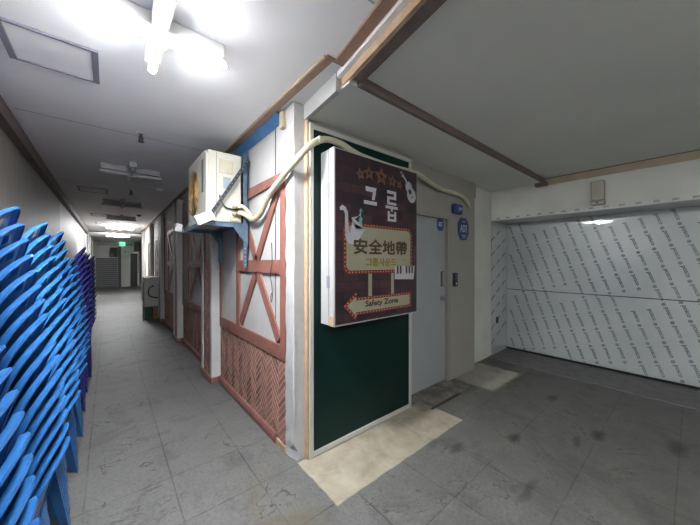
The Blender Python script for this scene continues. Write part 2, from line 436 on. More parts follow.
# the pillars along the corridor
def pillar(x0, y0, y1):
    b = MB()
    b.box(x0+.012, XR+.004, y0, y1, .06, 2.682)
    o = struct('pillar', b, M['white'])
    hb = MB(); herring(hb, 'x', x0+.012, y0+.075, y1-.085, .06, 2.67, W_=.035)
    h = hb.build('herringbone_strip', M['herring'], o); tone(h)
    e = MB(); e.box(x0, x0+.014, y0, y0+.07, .06, 2.682); e.box(x0, x0+.014, y1-.08, y1, .06, 2.682); e.build('edge_strip', M['white'], o)
    bb = MB(); bb.box(x0-.012, XR+.004, y0-.010, y1+.01, 0, .075, .008); bb.build('base_board', M['pink'], o)
    cb = MB(); cb.box(x0-.03, XR+.004, y0-.03, y1+.03, 2.66, 2.682); cb.build('cap_trim', M['darkbrown'], o)
    return o
def clip_rect(bm, ax, lo, hi, zlo, zhi):
    i = {'x': 1, 'y': 0}[ax]
    for co, no in (((lo, 0), (-1, 0)), ((hi, 0), (1, 0)), ((0, zlo), (0, -1)), ((0, zhi), (0, 1))):
        c = [0, 0, 0]; n = [0, 0, 0]; c[i] = co[0]; c[2] = co[1]; n[i] = no[0]; n[2] = no[1]
        g = bm.verts[:] + bm.edges[:] + bm.faces[:]
        r = bmesh.ops.bisect_plane(bm, geom=g, plane_co=c, plane_no=n, clear_outer=True)
        ed = [e for e in r['geom_cut'] if isinstance(e, bmesh.types.BMEdge)]
        if ed: bmesh.ops.edgeloop_fill(bm, edges=ed)
def herring(b, ax, depth, y0, y1, z0, z1, W_=.042, L_=None, thick=.0025, gap=.009):
    """herringbone of wooden slats on the plane x = depth, facing -X"""
    n = 4; L_ = n*W_
    bm = bmesh.new(); s = math.sqrt(.5)
    cy, cz = (y0+y1)/2, (z0+z1)/2
    R = math.hypot(y1-y0, z1-z0)/2 + L_*1.5
    K = int(R/W_)+8
    for k in range(-K, K+1):
        for m_ in range(-int(R/L_)-4, int(R/L_)+5):
            ox, oy = k*W_ + m_*L_, k*W_ - m_*L_
            for (ax0, ay0, ax1, ay1) in ((0, 0, L_, W_), (L_, W_-L_, L_+W_, W_)):
                u0, v0, u1, v1 = ox+ax0+gap/2, oy+ay0+gap/2, ox+ax1-gap/2, oy+ay1-gap/2
                mu, mv = (u0+u1)/2, (v0+v1)/2
                my, mz = (mu-mv)*s+cy, (mu+mv)*s+cz
                if my < y0-L_*.75 or my > y1+L_*.75 or mz < z0-L_*.75 or mz > z1+L_*.75: continue
                qs = []
                for dx in (0, -thick):
                    for (u, v) in ((u0, v0), (u1, v0), (u1, v1), (u0, v1)):
                        qs.append(bm.verts.new((depth+dx, (u-v)*s+cy, (u+v)*s+cz)))
                for f in ((0, 1, 2, 3), (7, 6, 5, 4), (0, 4, 5, 1), (1, 5, 6, 2), (2, 6, 7, 3), (3, 7, 4, 0)):
                    bm.faces.new([qs[i] for i in f])
    clip_rect(bm, 'x', y0, y1, z0, z1)
    bmesh.ops.recalc_face_normals(bm, faces=bm.faces)
    add_bm(b.bm, bm, Matrix.Identity(4)); bm.free()
    # backing sheet behind the slats
def tone(o):
    """a random tone per slat as a mesh attribute"""
    me = o.data; a = me.attributes.new('tone', 'FLOAT', 'POINT')
    adj = {}
    for e in me.edges:
        x, y = e.vertices; adj.setdefault(x, []).append(y); adj.setdefault(y, []).append(x)
    seen = set(); rnd = random.Random(5)
    for i in range(len(me.vertices)):
        if i in seen: continue
        v = rnd.random(); st = [i]; seen.add(i)
        while st:
            j = st.pop(); a.data[j].value = v
            for k in adj.get(j, ()):
                if k not in seen: seen.add(k); st.append(k)

M['grout'] = mat('pale_grout', (.42, .335, .28), .8, var=.1, scale=30)
PIL = ((.966, 3.80, 4.31), (.975, 6.16, 6.60), (.985, 8.52, 8.95), (.985, 10.85, 11.25), (.985, 13.2, 13.6))
for p in PIL: pillar(*p)

# wall sections: herringbone wainscot, pink skirting and the half-timber frame above it
LS = ['beside the front corner pillar', 'between the first two white pillars', 'behind the floor air conditioner', 'far down the corridor']
def section(idx, y0, y1, yp):
    """yp: y of the frame's far post; the strip y beyond it stays a white panel"""
    f = XR+.006
    wn = thing('wainscot', (f, (y0+y1)/2, 0), 'brown herringbone wooden wainscot on the corridor wall ' + LS[idx], 'wall panelling', 'herringbone wainscots')
    b = MB(); b.box(f-.006, f, y0, y1, .0, .715); part('backing', b, M['grout'], wn)
    b = MB(); herring(b, 'x', f-.006, y0, y1, .05, .712); h = part('herringbone_slats', b, M['herring'], wn); tone(h)
    b = MB()
    prof = [(f-.005, 0), (f-.026, 0), (f-.036, .02), (f-.036, .055), (f-.026, .08), (f-.005, .085)]
    ys = y0 + (.17 if idx == 0 else 0)
    A = [b.bm.verts.new((x, ys, z)) for x, z in prof]; B_ = [b.bm.verts.new((x, y1, z)) for x, z in prof]
    for i in range(6): b.bm.faces.new((A[i], A[(i+1) % 6], B_[(i+1) % 6], B_[i]))
    b.bm.faces.new(A); b.bm.faces.new(B_[::-1])
    part('skirting_board', b, M['skirt'], wn, recalc=True)
    if idx == 0:
        b = MB(); b.box(f-.022, f-.008, y0+.005, ys-.005, 0, .05, .004); part('bare_batten', b, M['tan'], wn)
    fr = thing('timber_frame', (f, (y0+y1)/2, .715), 'pink painted half-timber frame with crossed braces on the wall ' + LS[idx], 'wall frame', 'pink timber frames')
    t = .020; yf = y0+.005
    def beam(name, pts):
        b = MB(); b.prism(pts, 'x', f-t, f); part(name, b, M['pink'], fr)
    beam('rail', [(yf, .717), (y1, .700), (y1, .822), (yf, .824)])
    t = .0195
    beam('post', [(yf+.002, .82), (yf+.090, .82), (yf+.090, 2.215), (yf+.002, 2.215)])
    beam('post', [(yp, .82), (yp+.085, .82), (yp+.085, 2.215), (yp, 2.215)])
    beam('post', [(y1-.045, .822), (y1, .822), (y1, 2.6), (y1-.045, 2.6)])
    t = .022
    beam('rail', [(yf+.001, 2.16), (yp+.086, 2.10), (yp+.086, 2.215), (yf+.001, 2.215)])
    beam('rail', [(yf+.09, 1.405), (yp, 1.40), (yp, 1.515), (yf+.09, 1.517)])
    t = .017
    ym = (yf+.09+yp)/2 + .02; hw = .045
    def brace(ya, za, yb, zb):
        d = Vector((yb-ya, zb-za)).normalized(); nn = Vector((-d.y, d.x))*hw
        beam('brace', [(ya+nn.x, za+nn.y), (ya-nn.x, za-nn.y), (yb-nn.x, zb-nn.y), (yb+nn.x, zb+nn.y)])
    brace(ym, 1.50, yf+.13, 2.12); brace(ym, 1.50, yp-.04, 2.07)
    brace(ym, 1.42, yf+.13, .86); brace(ym, 1.42, yp-.04, .86)
section(0, 2.047, 3.79, 3.10)
section(1, 4.33, 6.14, 5.55)
section(2, 6.62, 8.50, 7.85)
section(3, 8.97, 10.83, 10.2)
# far wall run with light door surrounds, not timbered
b = MB(); b.box(1.045, XR+.005, 11.3, 13.15, 0, 2.1); b.box(1.03, XR+.005, 11.27, 13.18, 2.1, 2.66); struct('wall_panel', b, M['boxpink'])
b = MB(); b.box(1.45, 1.6, 15.05, 22.0, 0, 2.70); b.box(1.076, 1.6, 14.0, 15.05, 0, 2.70); struct('wall_right_far', b, M['boxpink'])
def side_door(n, y0, y1, x):
    b = MB(); b.box(x-.05, x, y0, y0+.08, 0, 2.12); b.box(x-.05, x, y1-.08, y1, 0, 2.12); b.box(x-.05, x, y0+.08, y1-.08, 2.04, 2.12)
    fr = struct('door_%d' % n, b, M['tanpale'])
    b = MB(); b.box(x-.02, x, y0+.08, y1-.08, .01, 2.04); b.build('door_panel', M['paint'], fr)
    b = MB(); b.disc((x-.055, y0+.15, 1.0), (1, 0, 0), .03, .03); b.build('knob', M['chrome'], fr)
side_door(3, 11.6, 12.6, 1.042); side_door(4, 15.6, 16.6, 1.448); side_door(5, 18.0, 19.0, 1.448)
# thin white vertical line and blue board at the top of the first section
b = MB(); b.box(XR+.002, XR+.0065, 2.252, 2.259, 1.0, 2.62); struct('trim_13', b, M['darkgrey'])
b = MB(); b.prism([(XR+.002, 2.615), (1.018, 2.688), (1.028, 2.694), (XR+.005, 2.635)], 'y', 2.12, 3.76); b.box(XR-.016, XR+.005, 2.87, 3.0, 2.2, 2.624, .004)
tag(b.build('wall_batten', M['blueboard']), 'bright blue painted board along the wall top behind the raised air conditioner', 'board')
b = MB(); b.box(1.035, XR+.004, 2.055, 2.112, 2.55, 2.68, .004); tag(b.build('wood_block', M['tanpale']), 'small bare wood block at the wall top beside the blue board', 'block')

# ------------------------------------------------------------------ hall north wall: green panel, door, white return
YG = 1.861
b = MB(); b.box(1.17, 2.385, 1.905, 2.06, 0, 2.60); struct('wall_north', b, M['beigewall'])
gp = thing('wall_panel_board', (1.775, 1.9, 0), 'dark green wall panel in a pale metal frame behind the hanging sign', 'panel')
b = MB(); b.box(1.19, 2.365, YG+.012, 1.904, .035, 2.545); part('panel', b, M['green'], gp)
for nm, (x0, x1, z0, z1) in {'left': (1.165, 1.200, .002, 2.555), 'right': (2.352, 2.386, .002, 2.555)}.items():
    b = MB(); b.box(x0, x1, YG, 1.904, z0, z1, .003); part('stile', b, M['alu'], gp)
b = MB(); b.box(1.2005, 1.63, YG+.002, 1.904, .004, .045, .003); b.box(1.632, 2.3515, YG+.002, 1.904, .004, .045, .003); part('bottom_rail', b, M['alu'], gp)
b = MB(); b.box(1.2005, 2.3515, YG+.002, 1.904, 2.515, 2.553, .003); part('top_rail', b, M['alu'], gp)

YD = 2.02
b = MB(); b.box(2.385, 3.305, 1.975, 2.11, 2.06, 2.60); b.box(3.305, 3.935, 1.975, 2.11, 0, 2.60); struct('wall_north_beige', b, M['beigewall'])
b = MB(); b.box(3.935, 5.4, 2.078, 2.2, 0, 2.66); struct('wall_north_white', b, M['paint'])
b = MB(); b.box(3.937, 3.99, 1.985, 2.077, 2.40, 2.599, .004); struct('trim_14', b, M['brown'])
b = MB(); b.box(2.386, 2.45, 1.985, 2.10, 0, 2.059); b.box(3.268, 3.304, 1.985, 2.10, 0, 2.059); b.box(2.45, 3.268, 1.985, 2.10, 2.035, 2.059)
d1 = struct('door_1', b, M['beigewall'], 'plain grey steel door in a beige frame behind the green panel')
b = MB(); b.box(2.455, 3.262, YD, 2.06, .012, 2.03, .003); b.build('door_leaf', M['door'], d1)
b = MB(); b.box(3.160, 3.230, YD-.006, YD, 1.195, 1.38, .002); hd = b.build('lock_plate', M['darkgrey'], d1)
b = MB(); b.box(3.182, 3.222, YD-.026, YD-.006, 1.205, 1.37, .005); b.build('pull_handle', M['door'], hd)
b = MB(); b.disc((3.185, YD, 1.045), (0, -1, 0), .032, .012); b.disc((3.185, YD-.012, 1.045), (0, -1, 0), .014, .035); b.disc((3.185, YD-.045, 1.045), (0, -1, 0), .030, .03, r2=.024)
b.disc((3.235, YD, 1.03), (0, -1, 0), .012, .03); b.build('knob', M['hatch'], d1)
def octa(b, cx, cz, w, h, y0, y1, cut=.3):
    w, h = w/2, h/2
    return b.prism([(cx-w, cz-h*.45), (cx-w*.48, cz-h), (cx+w*.48, cz-h), (cx+w, cz-h*.45), (cx+w, cz+h*.45), (cx+w*.48, cz+h), (cx-w*.48, cz+h), (cx-w, cz+h*.45)], 'y', y0, y1)
    a = cut
    b.prism([(cx-w, cz-h*(1-a*1.4)), (cx-w*(1-a*1.2), cz-h), (cx+w*(1-a*1.2), cz-h), (cx+w, cz-h*(1-a*1.4)), (cx+w, cz+h*(1-a*1.4)), (cx+w*(1-a*1.2), cz+h), (cx-w*(1-a*1.2), cz+h), (cx-w, cz+h*(1-a*1.4))], 'y', y0, y1)
def label_text(body, cx, cz, w, h, y, m, parent, name='lettering', kind=part, res=3):
    b = MB(); t = text_bm(body, w, h, res=res); add_bm(b.bm, t, Matrix.Translation((cx, y, cz)) @ FACE_S); t.free()
    return part(name, b, m, parent) if parent is not None else b
b = MB(); octa(b, 3.15, 1.965, .145, .165, YD-.004, YD, .28); st = b.build('door_sticker', M['adt'], d1)
b = MB(); t = text_bm('ADT', .085, .055); add_bm(b.bm, t, Matrix.Translation((3.15, YD-.005, 1.965)) @ FACE_S); t.free(); b.build('lettering', M['badgewhite'], st)
sg = thing('security_sign', (3.615, 1.975, 1.93), 'blue octagonal security sign with white letters beside the door frame', 'sign')
b = MB(); octa(b, 3.615, 1.935, .26, .295, 1.962, 1.975, .3); part('plate', b, M['adt'], sg)
label_text('ADT', 3.615, 1.942, .175, .095, 1.961, M['badgewhite'], sg)
for (u0, u1, v0, v1) in ((3.575, 3.655, 2.028, 2.036), (3.565, 3.665, 1.845, 1.851), (3.580, 3.650, 1.824, 1.829)):
    b = MB(); b.box(u0, u1, 1.9605, 1.962, v0, v1); part('caption_line', b, M['badgewhite'], sg)
sr = thing('alarm_siren', (3.42, 1.975, 2.17), 'small dark blue alarm siren box above the security sign', 'alarm')
b = MB(); b.box(3.325, 3.495, 1.905, 1.975, 2.11, 2.235, .018, seg=3); part('body', b, M['adt'], sr)
label_text('ADT', 3.43, 2.172, .08, .035, 1.904, M['badgewhite'], sr)
kp = thing('access_keypad', (3.40, 1.975, 1.27), 'black card reader keypad on the beige wall beside the grey door', 'keypad')
b = MB(); b.box(3.355, 3.445, 1.945, 1.975, 1.185, 1.36, .008); part('body', b, M['black'], kp)
b = MB(); b.box(3.368, 3.432, 1.942, 1.945, 1.28, 1.345); part('display', b, M['adt'], kp)
b = MB(); b.disc((3.40, 1.945, 1.222), (0, -1, 0), .014, .004); part('reader_button', b, M['chrome'], kp)
b = MB(); b.box(2.52, 3.05, 1.700, 1.722, 0, .006, rot=None); tag(b.build('threshold_strip', M['track']), 'thin dark strip lying on the floor in front of the grey door', 'floor strip')

# ------------------------------------------------------------------ hall east wall with the film-wrapped shutter
XF, XD = 4.68, 5.25
b = MB(); b.box(XF, 5.4, YS, 2.077, 2.155, 2.66); struct('wall_east', b, M['paint'])
b = MB(); b.box(XF-.012, XF, YS, 1.345, 2.565, 2.652); struct('trim_15', b, M['tanpale'])
b = MB(); b.box(XF-.016, XF, YS, 1.345, 2.648, 2.66); struct('trim_16', b, M['darkbrown'])
b = MB(); b.box(XF-.09, XF, 1.30, 1.44, 2.555, 2.612, .003); struct('trim_17', b, M['darkbrown'])
b = MB(); b.box(XF-.13, 5.4, YS, 2.07, 0, .012); struct('trim_18', b, M['sill'])
b = MB(); b.box(XF-.003, XD+.1, YS, 2.068, 2.147, 2.155)
rv = struct('trim_19', b, M['film'])
b = MB(); b.box(XF-.004, XD+.1, 2.069, 2.0775, .012, 2.147)
rl = struct('trim_20', b, M['film'])
# door leaves
dr = thing('shutter_door', (XD, .2, .02), 'wide steel shutter door wrapped in printed grey protective film', 'door')
dr['kind'] = 'structure'
YE = -2.4
b = MB(); b.box(XD, XD+.06, YE, 2.068, 1.040, 2.146, .004); up_ = part('upper_panel', b, M['film'], dr)
b = MB(); b.box(XD, XD+.06, YE, 2.068, .045, 1.030, .004); lo_ = part('lower_panel', b, M['film'], dr)
b = MB(); b.box(XD+.01, XD+.05, YE, 2.068, 1.030, 1.040); b.box(XD-.004, XD+.05, YE, 2.068, .014, .044); part('seam', b, M['black'], dr)
b = MB(); b.box(XD-.006, XD-.001, -.6, 1.2, .046, .054); part('bottom_edge', b, M['chrome'], dr)
# printed film lettering: slanting runs of the word with a round mark between
word0 = text_bm('posco', .140, .043, extrude=.0004, res=2)
_w = bmesh.new()
for _i, (_dx, _dy) in enumerate(((-.0016, 0), (.0016, 0))): add_bm(_w, word0, Matrix.Translation((_dx, _dy, .00012*_i)))
word = _w
def film_print(place, cells, inks, xform):
    A, B_, C_ = MB(), MB(), MB()
    for (u, v, k) in cells:
        d = Vector((.315, -.949)).normalized()
        mtx = xform(u, v)
        ang = math.atan2(d.y, d.x)
        R_ = Matrix.Rotation(ang, 4, 'Z')
        add_bm((A if k % 2 == 0 else B_).bm, word, mtx @ R_)
        ring = Vector((u, v)) + d*.118
        mm = xform(ring.x, ring.y)
        t = MB(); t.disc((0, 0, -.0004), (0, 0, 1), .020, .0008, n=14)
        add_bm(C_.bm, t.bm, mm); t.bm.free()
    return A, B_, C_
def cells_for(u0, u1, v0, v1):
    out = []
    d = Vector((.074, -.216)); c = Vector((.142, .040))
    for i in range(-40, 60):
        for k in range(-30, 40):
            u = -.345 + c.x*i + d.x*k; v = .83 + c.y*i + d.y*k     # u = -y
            if u0+.05 < u < u1-.06 and v0+.085 < v < v1-.085: out.append((u, v, k))
    return out
for nm, (v0, v1) in {'u': (1.03, 2.15), 'l': (.045, 1.04)}.items():
    cs = cells_for(-2.067, .65, v0-.03, v1+.03)
    A, B_, C_ = film_print(None, cs, None, lambda u, v: Matrix.Translation((XD-.0012, -u, v)) @ FACE_W)
    for nm2, q, mm in (('printed_lettering', A, 'filmink'), ('pale_lettering', B_, 'filmink2'), ('printed_marks_pattern', C_, 'filmink3')):
        sub(part(nm2, q, M[mm], dr), up_ if nm == 'u' else lo_)
# print on the film of the reveal (slants the other way)
A = MB()
for i in range(9):
    for j in range(3):
        x = XF+.05+.20*j; z = .22+.235*i+.11*j
        if z > 2.08: continue
        add_bm(A.bm, word, Matrix.Translation((x, 2.0682, z)) @ FACE_S @ Matrix.Rotation(math.radians(28), 4, 'Z'))
A.build('printed_lettering', M['filmink'], rl)
A = MB()
for i in range(22):
    y = 1.97-i*.142
    add_bm(A.bm, word, Matrix.Translation((XF-.001, y, 2.172)) @ FACE_W @ Matrix.Diagonal((.35, .8, 1, 1)))
A.build('printed_lettering', M['filmink2'], rv)
so = thing('wall_socket', (4.86, 2.068, .55), 'small dark socket low on the film-covered side of the shutter recess', 'socket')
b = MB(); b.box(4.83, 4.89, 2.05, 2.0688, .50, .60, .005); part('plate', b, M['darkgrey'], so)
b = MB(); b.disc((4.86, 2.05, .55), (0, -1, 0), .018, .004); part('outlet', b, M['black'], so)
eb = thing('junction_box', (XF, .765, 2.2), 'yellowed plastic junction box on the white lintel above the shutter', 'electrical box')
b = MB(); b.box(XF-.085, XF-.0005, .70, .825, 2.255, 2.50, .012, seg=2); part('cover', b, M['ebox'], eb)
b = MB(); b.box(XF-.075, XF-.0005, .695, .83, 2.205, 2.252, .006); part('terminal_base', b, M['ebox'], eb)
b = MB(); b.disc((XF-.075, .765, 2.228), (-1, 0, 0), .01, .004); part('screw', b, M['black'], eb)

# ------------------------------------------------------------------ the light-box sign
SX, SZ, SY = 1.26, 1.02, 1.685
sn = thing('light_box_sign', (SX+.492, 1.86, SZ), 'dark brick-printed light box sign with Korean lettering and a guitar', 'sign')
b = MB(); b.box(SX, SX+.985, SY+.004, 1.752, SZ, SZ+1.325, .004); part('front_case', b, M['signwhite'], sn)
b = MB(); b.box(SX+.002, SX+.983, 1.756, 1.8605, SZ+.002, SZ+1.323, .004); part('back_case', b, M['signwhite'], sn)
b = MB(); b.box(SX+.0015, SX+.983, 1.7515, 1.7565, SZ+.006, SZ+1.318); part('gasket', b, M['darkgrey'], sn)
b = MB(); b.box(SX+.012, SX+.973, SY, SY+.004, SZ+.012, SZ+1.313); part('printed_face', b, M['brickprint'], sn)
for z in (SZ+.33, SZ+1.02):
    b = MB(); b.box(SX-.006, SX, 1.735, 1.775, z-.045, z+.045, .002); b.tube([(SX-.006, 1.754, z-.045), (SX-.006, 1.754, z+.045)], .005, 8); part('hinge', b, M['hatch'], sn)
b = MB(); b.box(SX-.002, SX, 1.69, 1.75, SZ+.004, SZ+.075); part('tape_patch', b, M['tan'], sn)
layer = [SY]
def sp(name, polys, m, lift=1, label=None, th=.0008):
    """flat printed shapes on the sign face, coordinates from the sign's lower corner"""
    b = MB()
    for p in polys: b.prism([(SX+u, SZ+v) for u, v in p], 'y', SY-.0009*lift-th, SY-.0009*lift+th*.2)
    o = part(name, b, m, sn)
    if label: o['label'] = label
    return o
def starpoly(cx, cz, r, r2=.45, rot=0):
    return [(cx+math.sin(rot+i*PI/5)*(r if i % 2 == 0 else r*r2), cz+math.cos(rot+i*PI/5)*(r if i % 2 == 0 else r*r2)) for i in range(10)]
def starring(cx, cz, r, rot=0):
    o = starpoly(cx, cz, r, .48, rot); i_ = starpoly(cx, cz, r*.36, .48, rot)
    return [[o[k], o[(k+1) % 10], i_[(k+1) % 10], i_[k]] for k in range(10)]
for (cx, cz, r, ro) in ((.258, 1.17, .05, -.3), (.353, 1.195, .062, -.1), (.494, 1.195, .085, 0), (.632, 1.18, .060, .1), (.728, 1.163, .045, .3)):
    sp('star', starring(cx, cz, r, ro), M['star'])
def rect(x0, x1, z0, z1): return [(x0, z0), (x1, z0), (x1, z1), (x0, z1)]
# the two big syllables drawn as heavy strokes
sp('syllable', [[(.312, 1.085), (.435, 1.085), (.425, 1.048), (.316, 1.048)], [(.395, 1.048), (.428, 1.048), (.412, .985), (.384, .985)], rect(.295, .44, .943, .972)], M['letterwhite'])
sp('syllable', [rect(.565, .68, 1.068, 1.093), rect(.65, .68, 1.043, 1.068), rect(.565, .68, 1.020, 1.043), rect(.565, .595, .992, 1.02), rect(.565, .682, .972, .994),
    rect(.545, .70, .938, .962), rect(.612, .636, .915, .938), rect(.572, .597, .830, .915), rect(.655, .680, .830, .915), rect(.597, .655, .83, .85), rect(.597, .655, .872, .892)], M['letterwhite'])
# marquee board: red band, cream board, bulbs, lettering
def rrect(x0, x1, z0, z1, r, n=6):
    out = []
    for cx, cz, a0 in ((x1-r, z1-r, 0), (x0+r, z1-r, PI/2), (x0+r, z0+r, PI), (x1-r, z0+r, 1.5*PI)):
        for k in range(n+1): out.append((cx+r*math.cos(a0+k*PI/2/n), cz+r*math.sin(a0+k*PI/2/n)))
    return out
mband = sp('marquee_band', [rrect(.085, .905, .385, .785, .06)], M['redstrip'])
mboard = sp('marquee_board', [rrect(.115, .875, .413, .757, .045)], M['cream'], 2)
def along(poly, step):
    out = []; n = len(poly); carry = 0
    for i in range(n):
        a, c = Vector(poly[i]), Vector(poly[(i+1) % n]); L = (c-a).length; s = carry
        while s < L: out.append(tuple(a+(c-a)*(s/L))); s += step
        carry = s-L
    return out
def dots(pts, r): return [[(x+r*math.cos(k*PI/3), z+r*math.sin(k*PI/3)) for k in range(6)] for x, z in pts]
sub(sp('bulb_dots', dots(along(rrect(.100, .890, .399, .771, .05), .034), .0065), M['bulb'], 2), mband)
def st(body, cx, cz, w, h, m, lift, name='lettering'):
    b = MB(); t = text_bm(body, w, h, extrude=.0006); add_bm(b.bm, t, Matrix.Translation((SX+cx, SY-.0009*lift-.0008, SZ+cz)) @ FACE_S); t.free(); return part(name, b, m, sn)
def bold(body, cx, cz, w, h, m, lift, e=.0045):
    b = MB(); t = text_bm(body, w, h, extrude=.0006)
    for dx, dz, dd in ((-e, 0, 0), (e, 0, .0001), (0, e, .0002), (0, -e, .0003)): add_bm(b.bm, t, Matrix.Translation((SX+cx+dx, SY-.0009*lift-.0008-dd, SZ+cz+dz)) @ FACE_S)
    t.free(); return part('lettering', b, m, sn)
sub(bold('\u5b89\u5168\u5730\u5e36', .505, .602, .635, .118, M['ink'], 3), mboard)
sub(bold('\uadf8\ub8f9\uc0ac\uc6b4\ub4dc', .497, .477, .36, .066, M['olive'], 3, .003), mboard)
sub(sp('small_mark', [rect(.78, .795, .492, .508), rect(.80, .825, .496, .500)], M['olive'], 3), mboard)
# posts and arrow
sp('sign_post', [rect(.343, .383, .20, .384), rect(.615, .65, .19, .384)], M['cream'])
def arrowpoly(g): return [(.122-g*1.6, .145), (.208+g*.2, .207+g*1.6), (.208+g*.2, .178+g), (.862+g, .180+g), (.862+g, .090-g), (.208+g*.2, .088-g), (.208+g*.2, .060-g*1.6)]
aband = sp('arrow_band', [arrowpoly(.024)], M['redstrip'], 2)
arrow_o = sp('arrow', [arrowpoly(0)], M['cream'], 3)
sub(sp('bulb_dots', dots(along(arrowpoly(.0125), .034), .0062), M['bulb'], 3), aband)
sub(bold('Safety Zone', .505, .138, .39, .060, M['ink'], 4, .0025), arrow_o)
# piano keys
kx = [.660+.0405*i for i in range(8)]
pk = sp('piano_keys', [[(x, .443), (x+.036, .443), (x+.036-.003*i, .327-.0015*i), (x-.003*i, .327-.0015*i)] for i, x in enumerate(kx[:7])], M['letterwhite'], 4)
sub(sp('black_keys', [rect(x+.026, x+.048, .375, .443) for i, x in enumerate(kx[:6]) if i != 2], M['ink'], 5), pk)
# guitar and saxophone
def ell(cx, cz, rx, rz, rot=0, n=18):
    return [(cx+rx*math.cos(a)*math.cos(rot)-rz*math.sin(a)*math.sin(rot), cz+rx*math.cos(a)*math.sin(rot)+rz*math.sin(a)*math.cos(rot)) for a in [2*PI*k/n for k in range(n)]]
gt = sp('guitar', [ell(.895, 1.095, .062, .070, .4), ell(.855, 1.165, .046, .052, .4), [(.835, 1.185), (.853, 1.19), (.785, 1.262), (.768, 1.253)], [(.792, 1.252), (.768, 1.238), (.738, 1.272), (.742, 1.290), (.762, 1.288)]], M['letterwhite'])
sub(sp('sound_hole', [ell(.872, 1.125, .022, .026, .4)], M['ink'], 2), gt)
sub(sp('guitar_bridge', [[(.895, 1.065), (.915, 1.085), (.905, 1.092), (.887, 1.074)]], M['ink'], 2), gt)
sub(sp('headstock_mark', [ell(.755, 1.268, .010, .012)], M['ink'], 2), gt)
sx_ = sp('saxophone', [[(.050, .885), (.075, .905), (.105, .893), (.128, .855), (.135, .70), (.102, .70), (.100, .84), (.085, .868), (.055, .862)],
    [(.102, .72), (.135, .72), (.150, .69), (.175, .80), (.200, .775), (.285, .748), (.305, .735), (.275, .695), (.235, .648), (.19, .616), (.14, .618), (.108, .655)],
    [(.165, .815), (.178, .822), (.285, .752), (.278, .738), (.205, .735)], [(.18, .80), (.25, .845), (.255, .86), (.232, .835), (.178, .822)]], M['letterwhite'], 3)
sub(sp('saxophone_keys', [[(.235, .775), (.268, .765), (.275, .83), (.245, .825)], [(.250, .83), (.260, .83), (.262, .888), (.285, .868), (.262, .90), (.248, .885)]], M['teal'], 4), sx_)

# ------------------------------------------------------------------ wall-mounted outdoor unit, its bracket and its pipe
ac = thing('outdoor_air_conditioner', (.84, 3.2, 1.872), 'cream outdoor air conditioner unit raised on a wall bracket, rusty fan', 'air conditioner')
ax0, ax1, ay0, ay1, az0, az1 = .68, .995, 2.84, 3.58, 1.874, 2.53
b = MB(); b.box(ax0+.012, ax1, ay0, ay1, az0, az1, .008); part('casing', b, M['acbody'], ac)
# front sheet with a round opening
def ring_sheet(x0, x1, y0, y1, z0, z1, cy, cz, r, n=48):
    b = MB(); inn, out = [], []
    for k in range(n):
        a = 2*PI*k/n; c, s_ = math.cos(a), math.sin(a)
        t = 1e9
        if c > 1e-6: t = min(t, (y1-cy)/c)
        if c < -1e-6: t = min(t, (y0-cy)/c)
        if s_ > 1e-6: t = min(t, (z1-cz)/s_)
        if s_ < -1e-6: t = min(t, (z0-cz)/s_)
        inn.append((cy+r*c, cz+r*s_)); out.append((cy+t*c, cz+t*s_))
    V = [[b.bm.verts.new((x, p[0], p[1])) for p in l] for x in (x0, x1) for l in (inn, out)]
    for k in range(n):
        j = (k+1) % n
        b.bm.faces.new((V[0][k], V[0][j], V[1][j], V[1][k])); b.bm.faces.new((V[2][j], V[2][k], V[3][k], V[3][j]))
        b.bm.faces.new((V[0][j], V[0][k], V[2][k], V[2][j])); b.bm.faces.new((V[1][k], V[1][j], V[3][j], V[3][k]))
    bmesh.ops.recalc_face_normals(b.bm, faces=b.bm.faces); return b
fy, fz, fr_ = 3.325, 2.20, .225
part('front_sheet', ring_sheet(ax0-.004, ax0+.0115, ay0, ay1, az0, az1, fy, fz, fr_), M['acbody'], ac)
b = MB(); b.disc((ax0+.009, fy, fz), (1, 0, 0), fr_-.002, .002, n=40); part('fan_well', b, M['acdark'], ac)
b = MB()
for k in range(4):
    a = k*PI/2+.4; pts = []
    for i in range(7):
        aa = a + i*.17; pts.append((fy+.20*math.cos(aa), fz+.20*math.sin(aa)))
    for i in range(6, -1, -1):
        aa = a + i*.12+.1; pts.append((fy+.05*math.cos(aa), fz+.05*math.sin(aa)))
    b.prism(pts, 'x', ax0+.003, ax0+.006)
b.disc((ax0+.001, fy, fz), (1, 0, 0), .05, .008); part('fan_blades', b, M['rust'], ac)
b = MB()
for r in [.03+.0195*i for i in range(11)]:
    b.tube([(ax0-.008, fy+r*math.cos(2*PI*k/32), fz+r*math.sin(2*PI*k/32)) for k in range(32)], .0028, 5, closed=True)
for k in range(8):
    a = k*PI/4; b.bar((ax0-.006, fy+.03*math.cos(a), fz+.03*math.sin(a)), (ax0-.006, fy+.228*math.cos(a), fz+.228*math.sin(a)), .004, .004, up=(1, 0, 0))
part('fan_guard', b, M['rust'], ac)
b = MB()
for k in range(14): b.box(ax0-.008, ax0-.004, 2.925, 2.985, 2.155+k*.022, 2.167+k*.022)
part('louvre', b, M['acdark'], ac)
b = MB(); b.box(.790, .920, ay0-.006, ay0, 2.33, 2.465, .003); tc_ = part('terminal_cover', b, M['acdoor'], ac)
b = MB(); b.box(.865, .89, ay0-.012, ay0-.006, 2.338, 2.37, .002); sub(part('cover_handle', b, M['acdoor'], ac), tc_)
b = MB(); b.box(.825, .895, ay0-.0015, ay0, 2.19, 2.30); part('rating_label', b, M['ratinglabel'], ac)
b = MB(); b.box(.765, .768, ay0-.0012, ay0, 1.89, 2.52); part('seam', b, M['acdark'], ac)
